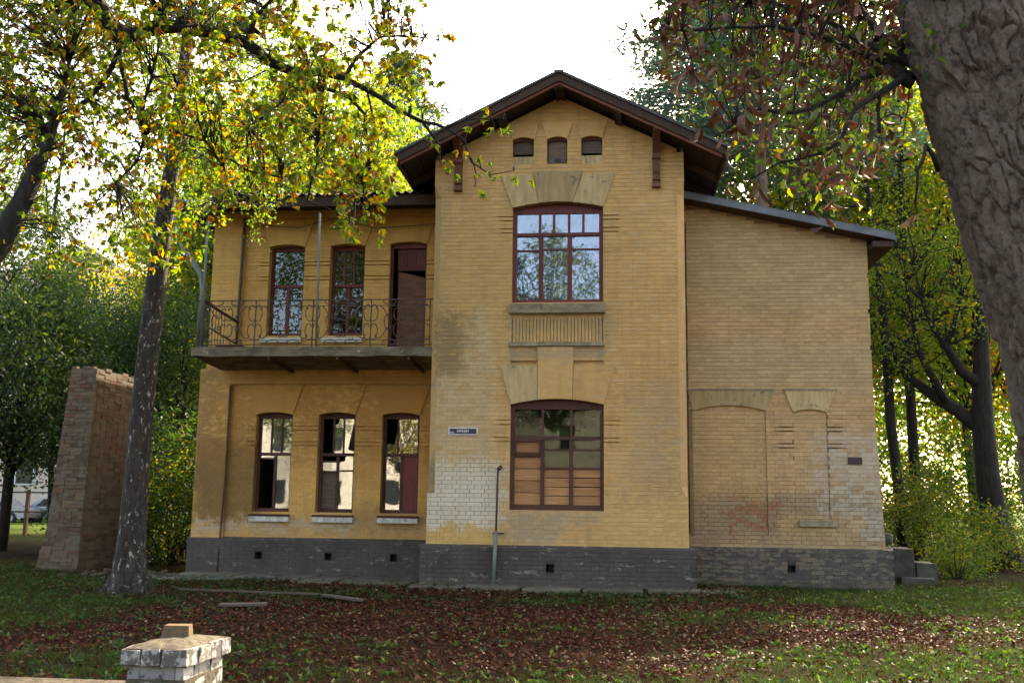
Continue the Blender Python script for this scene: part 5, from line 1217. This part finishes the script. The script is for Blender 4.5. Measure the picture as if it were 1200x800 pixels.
# its twigs and dry hanging leaves
kk = 7/FPX/2; BY = -12.0
bl = [([(1075, 75, -12.1), (1040, 62, -12), (1005, 48, -11.9), (965, 22, -11.8), (925, 10, -11.7), (880, -5, -11.6)], [16, 10, 7, 5, 4, 3]),
      ([(1068, 95, -12.1), (1045, 75, -12), (1010, 62, -12.1), (960, 42, -12.2), (905, 30, -12.2), (860, 32, -12.2), (800, 36, -12.2), (765, 36, -12.2), (745, 36, -12.2)], [14, 9, 6, 5, 4, 3, 2.5, 2, 1]),
      ([(1070, 100, -12.2), (1040, 80, -12.2), (1010, 92, -12.3), (970, 118, -12.4), (930, 132, -12.5), (890, 128, -12.5), (860, 145, -12.5), (840, 160, -12.4)], [12, 8, 6, 4, 4, 3, 2, 1.5]),
      ([(1065, 60, -12.0), (1030, 40, -11.8), (1010, 10, -11.7), (990, -20, -11.6)], [12, 7, 6, 5]),
      ([(1060, 90, -12.2), (1030, 110, -12.4), (1000, 130, -12.5), (985, 165, -12.5), (960, 180, -12.5), (915, 190, -12.4), (880, 210, -12.4)], [9, 6, 5, 4, 3, 2, 1.5]),
      ([(1100, 200, -12.4), (1085, 170, -12.5), (1075, 200, -12.6), (1072, 240, -12.6)], [6, 4, 3, 2]),
      ([(1030, 110, -12.4), (1029, 130, -12.4), (1030, 155, -12.4)], [3, 3, 4])]
anch = []
for pts, ws in bl:
    Q = [at(*p) for p in pts]; R_ = []; W_ = []
    for i in range(len(Q)-1): R_ += [Q[i], Q[i].lerp(Q[i+1], .5)+Vector((random.uniform(-1, 1), random.uniform(-1, 1), random.uniform(-1, 1)))*.012]; W_ += [ws[i]*kk, (ws[i]+ws[i+1])/2*kk]
    R_.append(Q[-1]); W_.append(ws[-1]*kk); mb = MB(); mb.tube(R_, W_, 8, jit=.06); mb.build('limb', M['bark'], big); anch += R_
def curled(L, W, c, seed):
    """dry leaf: strip bent along its length, edges rolled"""
    n = 7; V = []; h = 0; p = np.array([0., 0, 0]); q = random.Random(seed)
    for i in range(n+1):
        t = i/n; w_ = W*math.sin(math.pi*min(1, t*.93+.04))**.8*(.5 if i == n else 1); roll = .9
        dr = np.array([math.sin(h), 0, -math.cos(h)]); nr = np.array([math.cos(h), 0, math.sin(h)])
        for s_ in (-1, 0, 1): V.append(p+np.array([0, s_*w_*.5, 0])+nr*(abs(s_)*w_*.35*roll))
        p = p+dr*L/n; h += c/n*(.4+1.6*t)*q.uniform(.7, 1.3)
    F = []
    for i in range(n):
        for s_ in range(2): a = i*3+s_; F.append((a, a+1, a+4, a+3))
    return raw_mesh('leaf', V, F, M['lf_brown'], [0.]*len(F), smooth=True)
ck = [curled(random.uniform(.10, .19), random.uniform(.026, .046), random.choice((-1, 1))*random.uniform(1.2, 3.6), i) for i in range(20)]
gk = [curled(random.uniform(.09, .14), random.uniform(.035, .05), random.uniform(-.5, .8), 40+i) for i in range(5)]
AN = np.array([tuple(a) for a in anch]); tw = MB(); cnt = 0
def leafgroup(x, y, Y, k):
    global cnt
    s_ = at(x, y, Y); sv = np.array(tuple(s_)); a = Vector(AN[int(np.argmin(np.linalg.norm(AN-sv, axis=1)))])
    if (a-s_).length < 1.2: tw.tube(limb_path(a, s_, .03, 4, .12), [.006, .005, .004, .004, .003], 4, False)
    for _ in range(k):
        o = link('leaf', random.choice(ck if random.random() < .86 else gk), big, tuple(sv+rng.normal(size=3)*.012)); o.rotation_euler = (random.gauss(0, .75), random.gauss(0, .75), random.uniform(0, 6.28)); cnt += 1
for x, y, Y, k in [(722, 28, -12.2, 1), (745, 36, -12.2, 1), (775, 20, -12.2, 2), (790, 40, -12.2, 3), (780, 55, -12.3, 2), (812, 8, -12.2, 3), (820, 55, -12.2, 3), (850, 20, -12, 3), (865, 50, -12.2, 3), (880, 75, -12.3, 3), (872, 100, -12.4, 2), (895, 85, -12.4, 3), (838, 130, -12.4, 2), (845, 160, -12.4, 3), (822, 150, -12.3, 3), (865, 150, -12.4, 2), (900, 120, -12.5, 3), (925, 60, -12.2, 3), (910, 20, -11.8, 3), (950, 10, -11.8, 3),
                  (940, 95, -12.4, 2), (965, 60, -12.3, 3), (1000, 20, -11.8, 3), (985, 45, -12, 3), (1010, 75, -12.2, 2), (960, 130, -12.5, 2), (985, 165, -12.5, 2), (905, 135, -12.5, 2), (890, 215, -12.4, 3), (875, 225, -12.4, 2), (935, 190, -12.4, 2), (985, 190, -12.6, 2), (950, 170, -12.5, 2), (1030, 5, -11.7, 3), (1045, 12, -11.7, 2), (1075, 250, -12.6, 2)]: leafgroup(x, y, Y, k)
while cnt < 296:
    x, y = random.uniform(770, 1075), random.uniform(-60, 240)
    if y < np.interp(x, [770, 850, 930, 1000, 1090], [60, 140, 190, 210, 210]) and random.random() < (.9 if y < 150 else .4): leafgroup(x, y, random.uniform(-12.9, -10.6), random.randint(1, 3))
tw.build('twigs', M['bark'], big, kind='stuff')
tw2 = MB()
# its upper crown, mostly out of frame: smaller green and brown leaves higher and deeper
for nm_, mt_, cnt_, sz_ in (('foliage', 'lf_brown', 330, .095), ('foliage', 'lf_green', 230, .085)):
    C = []
    for _ in range(cnt_):
        x, y = random.uniform(780, 1100), random.uniform(-160, 260)
        if (x > 1040 and y > 70) or y > np.interp(x, [780, 850, 930, 1000, 1100], [70, 130, 200, 250, 120]): continue
        c0 = np.array(tuple(at(x, y, random.uniform(-12.6, -9.5)))); C.append(c0+rng.normal(size=(11, 3))*.11)
        a = Vector(AN[int(np.argmin(np.linalg.norm(AN-c0, axis=1)))])
        if (a-Vector(c0)).length < 2.5: tw2.tube(limb_path(a, Vector(c0), .05, 4, .15), [.005, .004, .004, .003, .002], 3, False)
    C = np.concatenate(C); link(nm_, leaves(nm_, C, rand_unit(len(C)), sz_*(.6+.7*rng.random(len(C))), .034, M[mt_], droop=.6, fold=.6, curl=.5), big)['kind'] = 'stuff'
tw2.build('twigs', M['bark'], big, kind='stuff')
C = []
for e_ in ((3.4, -1.0, 12.4), (1.0, -3.5, 11.4), (4.5, -4.5, 11)): mb = MB(); mb.tube(limb_path((1.95, -12.2, 6.8), e_, .4, 8, .1), [.22, .2, .17, .15, .12, .10, .08, .06, .04], 8); mb.build('limb', M['bark'], big)  # unseen limbs added to carry the shading canopy
for _ in range(1500): C.append(np.array([3.2+rng.normal()*3.2, -1.6+rng.normal()*2.3, 12.2+abs(rng.normal())*.9])+rng.normal(size=(14, 3))*.25)  # leaf canopy added out of frame to block sun from gate post and foreground
C = np.concatenate(C); C = C[C[:, 2] > 1.5+(C[:, 1]+CAM_D)*.60]; link('shade_canopy', leaves('shade_canopy', C, rand_unit(len(C)), .15, .07, M['lf_mix'], droop=.5), big)['kind'] = 'stuff'

# --- hooded crow on the limb
crow = empty('crow', at(286, 42, -6.0), 'grey and black hooded crow perched on the long dark limb', 'bird')
b = at(289, 32, -6.0)
def blob(name, pts, rad, m, n=12, flat_=1.): mb = MB(); mb.tube([b+Vector(p) for p in pts], rad, n); return mb.build(name, M[m], crow)
blob('body', [(-.11, 0, .045), (-.095, 0, .035), (-.06, 0, .012), (0, 0, -.01), (.07, 0, -.035), (.13, 0, -.06), (.16, 0, -.07)], [.015, .042, .066, .075, .06, .035, .012], 'crowgrey')
blob('head', [(-.075, 0, .03), (-.095, 0, .06), (-.11, 0, .085), (-.125, 0, .10), (-.15, 0, .105)], [.045, .048, .046, .036, .012], 'crowblack')
blob('beak', [(-.14, 0, .10), (-.175, 0, .096), (-.20, 0, .088)], [.016, .011, .002], 'crowblack', 7)
blob('tail', [(.10, 0, -.05), (.17, 0, -.09), (.25, 0, -.14)], [.03, .028, .022], 'crowblack', 6)
for s_ in (-1, 1):
    blob('wing', [(-.05, s_*.055, .03), (.0, s_*.07, .02), (.07, s_*.06, -.02), (.14, s_*.035, -.06), (.20, s_*.02, -.095)], [.012, .032, .034, .022, .006], 'crowblack', 8)
    blob('leg', [(.01, s_*.025, -.07), (.0, s_*.025, -.12)], [.008, .005], 'crowblack', 6)

# ------------------------------------------------------------------ far left: fence, parked cars, pale house
fe = empty('park_fence', tx(30, 19), 'dark post and rail fence at the far left behind the pier', 'fence')
for px_ in (-30, 30, 62, 94): p = at(px_, 612, 19); mb = MB(); mb.bar((p.x, 19, -.1), (p.x+.02, 19, 1.75), .12, .12, (0, 1, 0)); mb.build('post', M['rust'], fe)
for z in (1.68, .95): mb = MB(); mb.bar((at(-60, 600, 19).x, 19, z), (at(100, 600, 19).x, 19, z), .05, .06); mb.build('rail', M['rust'], fe)
def car(loc, label):
    e = empty('parked_car', loc, label, 'car', 'cars parked beyond the fence'); X0 = loc
    prof = [(-2.15, .35), (2.15, .35), (2.2, .6), (2.1, .85), (1.2, .95), (.55, 1.42), (-1.1, 1.45), (-1.85, 1.0), (-2.15, .9)]
    mb = MB(); mb.prism([(X0[0]+x, z) for x, z in prof], X0[1]-.85, X0[1]+.85); body = mb.build('body', M['carpaint'], e)
    mb = MB(); mb.prism([(X0[0]+x, z) for x, z in [(-1.5, .98), (.95, .98), (.5, 1.36), (-1.0, 1.38)]], X0[1]-.87, X0[1]-.852); mb.build('side_window', M['carglass'], e)
    for x in (-1.35, 1.35):
        for s_ in (-.8, .8): mb = MB(); c = Vector((X0[0]+x, X0[1]+s_, .33)); mb.tube([c-Vector((0, .1, 0)), c+Vector((0, .1, 0))], .33, 18); wh = mb.build('wheel', M['tyre'], e); mb = MB(); mb.tube([c-Vector((0, .11, 0)), c-Vector((0, .1, 0))], .19, 14); mb.build('rim', M['carpaint'], wh)
    for s_ in (-.6, .6): mb = MB(); mb.box(X0[0]-2.2, X0[0]-2.13, X0[1]+s_-.15, X0[1]+s_+.15, .62, .76); mb.build('headlight', M['lamp'], e)
p = at(14, 600, 38); car((p.x-.9, 38, 0), 'silver grey parked car at the left picture edge beyond the fence')
p = at(48, 600, 40); car((p.x+1.6, 40, 0), 'silver grey parked car nearer the brick pier, beyond the fence')
ph = empty('pale_house', (-25, 52, 0), 'large pale house glimpsed through the leaves on the far left', 'house')
mb = MB(); mb.prism([(-48, -.1), (-21, -.1), (-21, 9), (-30, 14.5), (-38, 19), (-48, 15)], 48, 58); mb.build('wall', M['pale'], ph)
mb = MB(); mb.bar((-38, 53, 19.4), (-20, 53, 8.6), 11, .35, (0, 0, 1)); mb.build('roof', M['redroof'], ph)
for x in (-44, -40, -36, -32, -28, -24):
    for z in (3.2, 6.8):
        mb = MB(); mb.box(x-.7, x+.7, 47.9, 47.99, z-.9, z+.9); f = mb.build('window', M['signwhite'], ph); mb = MB(); mb.box(x-.58, x+.58, 47.86, 47.9, z-.78, z+.78); mb.build('pane', M['carglass'], f)

# ------------------------------------------------------------------ across the street, behind the photographer: what the panes mirror
oh = empty('street_house', (-6, -52, 0), 'long pale plastered house across the street, mirrored in the ground floor panes', 'house')
mb = MB(); mb.box(-40, 8, -60, -50, -.1, 8.5); mb.build('wall', M['white'], oh)
mb = MB(); mb.hexa([(-41, -61, 8.5), (9, -61, 8.5), (9, -49, 8.5), (-41, -49, 8.5), (-40, -56, 11), (8, -56, 11), (8, -54, 11), (-40, -54, 11)]); mb.build('roof', M['metal'], oh)
for k in range(11):
    for z in (2.2, 5.9): mb = MB(); x = -37+k*4.2; mb.box(x-.5, x+.5, -50.02, -49.9, z-.8, z+.8); mb.build('window', M['carglass'], oh)
for i, (x, y, k, s_) in enumerate([(-19, -40, K_A, 1.), (-12.5, -36, K_C, .95), (-25, -38, K_B, .9), (6, -40, K_C, 1.0), (13, -36, K_B, 1.), (-3.4, -38, K_B, 1.2)]):
    place_tree(k, 'street_tree', (x, y, 0), i*2., (s_, s_), ('first', 'second', 'third', 'fourth', 'fifth', 'middle')[i]+' roadside tree across the street behind the photographer', 'tree', 'roadside trees across the street')

# ------------------------------------------------------------------ grass and fallen leaves
def scatter(n, x0, x1, y0, y1, keep):
    P = np.stack([rng.uniform(x0, x1, n), rng.uniform(y0, y1, n)], 1); k = np.array([keep(a, b) for a, b in P]); P = P[rng.random(n) < k]
    inside = ((P[:, 1] > 1.6) & (P[:, 0] > -8.5) & (P[:, 0] < 4.9)) | ((P[:, 1] > -.1) & (P[:, 0] > -3.5) & (P[:, 0] < 1.35)) | ((P[:, 1] > 1.2) & (P[:, 0] > 1) & (P[:, 0] < 4.9)); P = P[~inside]
    return np.concatenate([P, np.array([gh(a, b) for a, b in P])[:, None]], 1)
def gmask(x, y): # 1 = grass, 0 = litter
    base = .42+.9*mnoise.noise(Vector((x*.33, y*.45, 7.)))+.35*mnoise.noise(Vector((x*1.4, y*1.6, 1.)))
    if x < -6.3: base += .28
    if y > -2.3 and x > -1.2: base += .38
    if x > 3.5: base += .18
    if x > 1 and y < -7: base += .3
    if -5.5 < x < 3.5 and -7.5 < y < -2.6: base -= .32
    if -5 > x > -9 and y > -.5: base -= .3
    return min(1, max(0, base))
P = scatter(330000, -14, 10, -11.5, 4, lambda x, y: gmask(x, y)**1.7*(.85 if y < 1.5 else .6))
d = rng.normal(size=(len(P), 3))*.45; d[:, 2] = 1; d /= np.linalg.norm(d, axis=1, keepdims=True)
L_ = (.035+.07*rng.random(len(P)))*(.6+.8*np.array([max(0, .5+mnoise.noise(Vector((a*1.9, b*1.9, 4.)))) for a, b in P[:, :2]])); Sd = np.cross(d, rand_unit(len(P))); Sd /= np.linalg.norm(Sd, axis=1, keepdims=True)
V = np.stack([P-Sd*.004, P+Sd*.004, P+d*L_[:, None]], 1).reshape(-1, 3); F = np.arange(len(P))[:, None]*3+np.array([[0, 1, 2]])
link('grass', raw_mesh('grass', V, F, M['grass'], rng.random(len(P))))['kind'] = 'stuff'
P = scatter(9000, -14, 10, -10.5, 2, lambda x, y: max(.08, gmask(x, y))*.9)   # broad-leaved weeds
P = np.repeat(P, 4, 0); d = rand_unit(len(P)); d[:, 2] = .45; d /= np.linalg.norm(d, axis=1, keepdims=True)
link('weeds', leaves('weeds', P+np.array([0, 0, .01]), d, .06*(.6+.8*rng.random(len(P))), .035, M['lf_dark']))['kind'] = 'stuff'
P = scatter(150000, -14, 10, -11.5, 4, lambda x, y: (.10+.78*(1-gmask(x, y))**1.3))
P[:, 2] += .006+.02*rng.random(len(P)); d = rng.normal(size=(len(P), 3)); d[:, 2] *= .22; d /= np.linalg.norm(d, axis=1, keepdims=True)
t = rng.random(len(P)); t = np.where(rng.random(len(P)) < .97, t*.9, t)
link('leaf_litter', leaves('leaf_litter', P, d, .055*(.5+.9*rng.random(len(P))), .030, M['litter'], rnd=t))['kind'] = 'stuff'
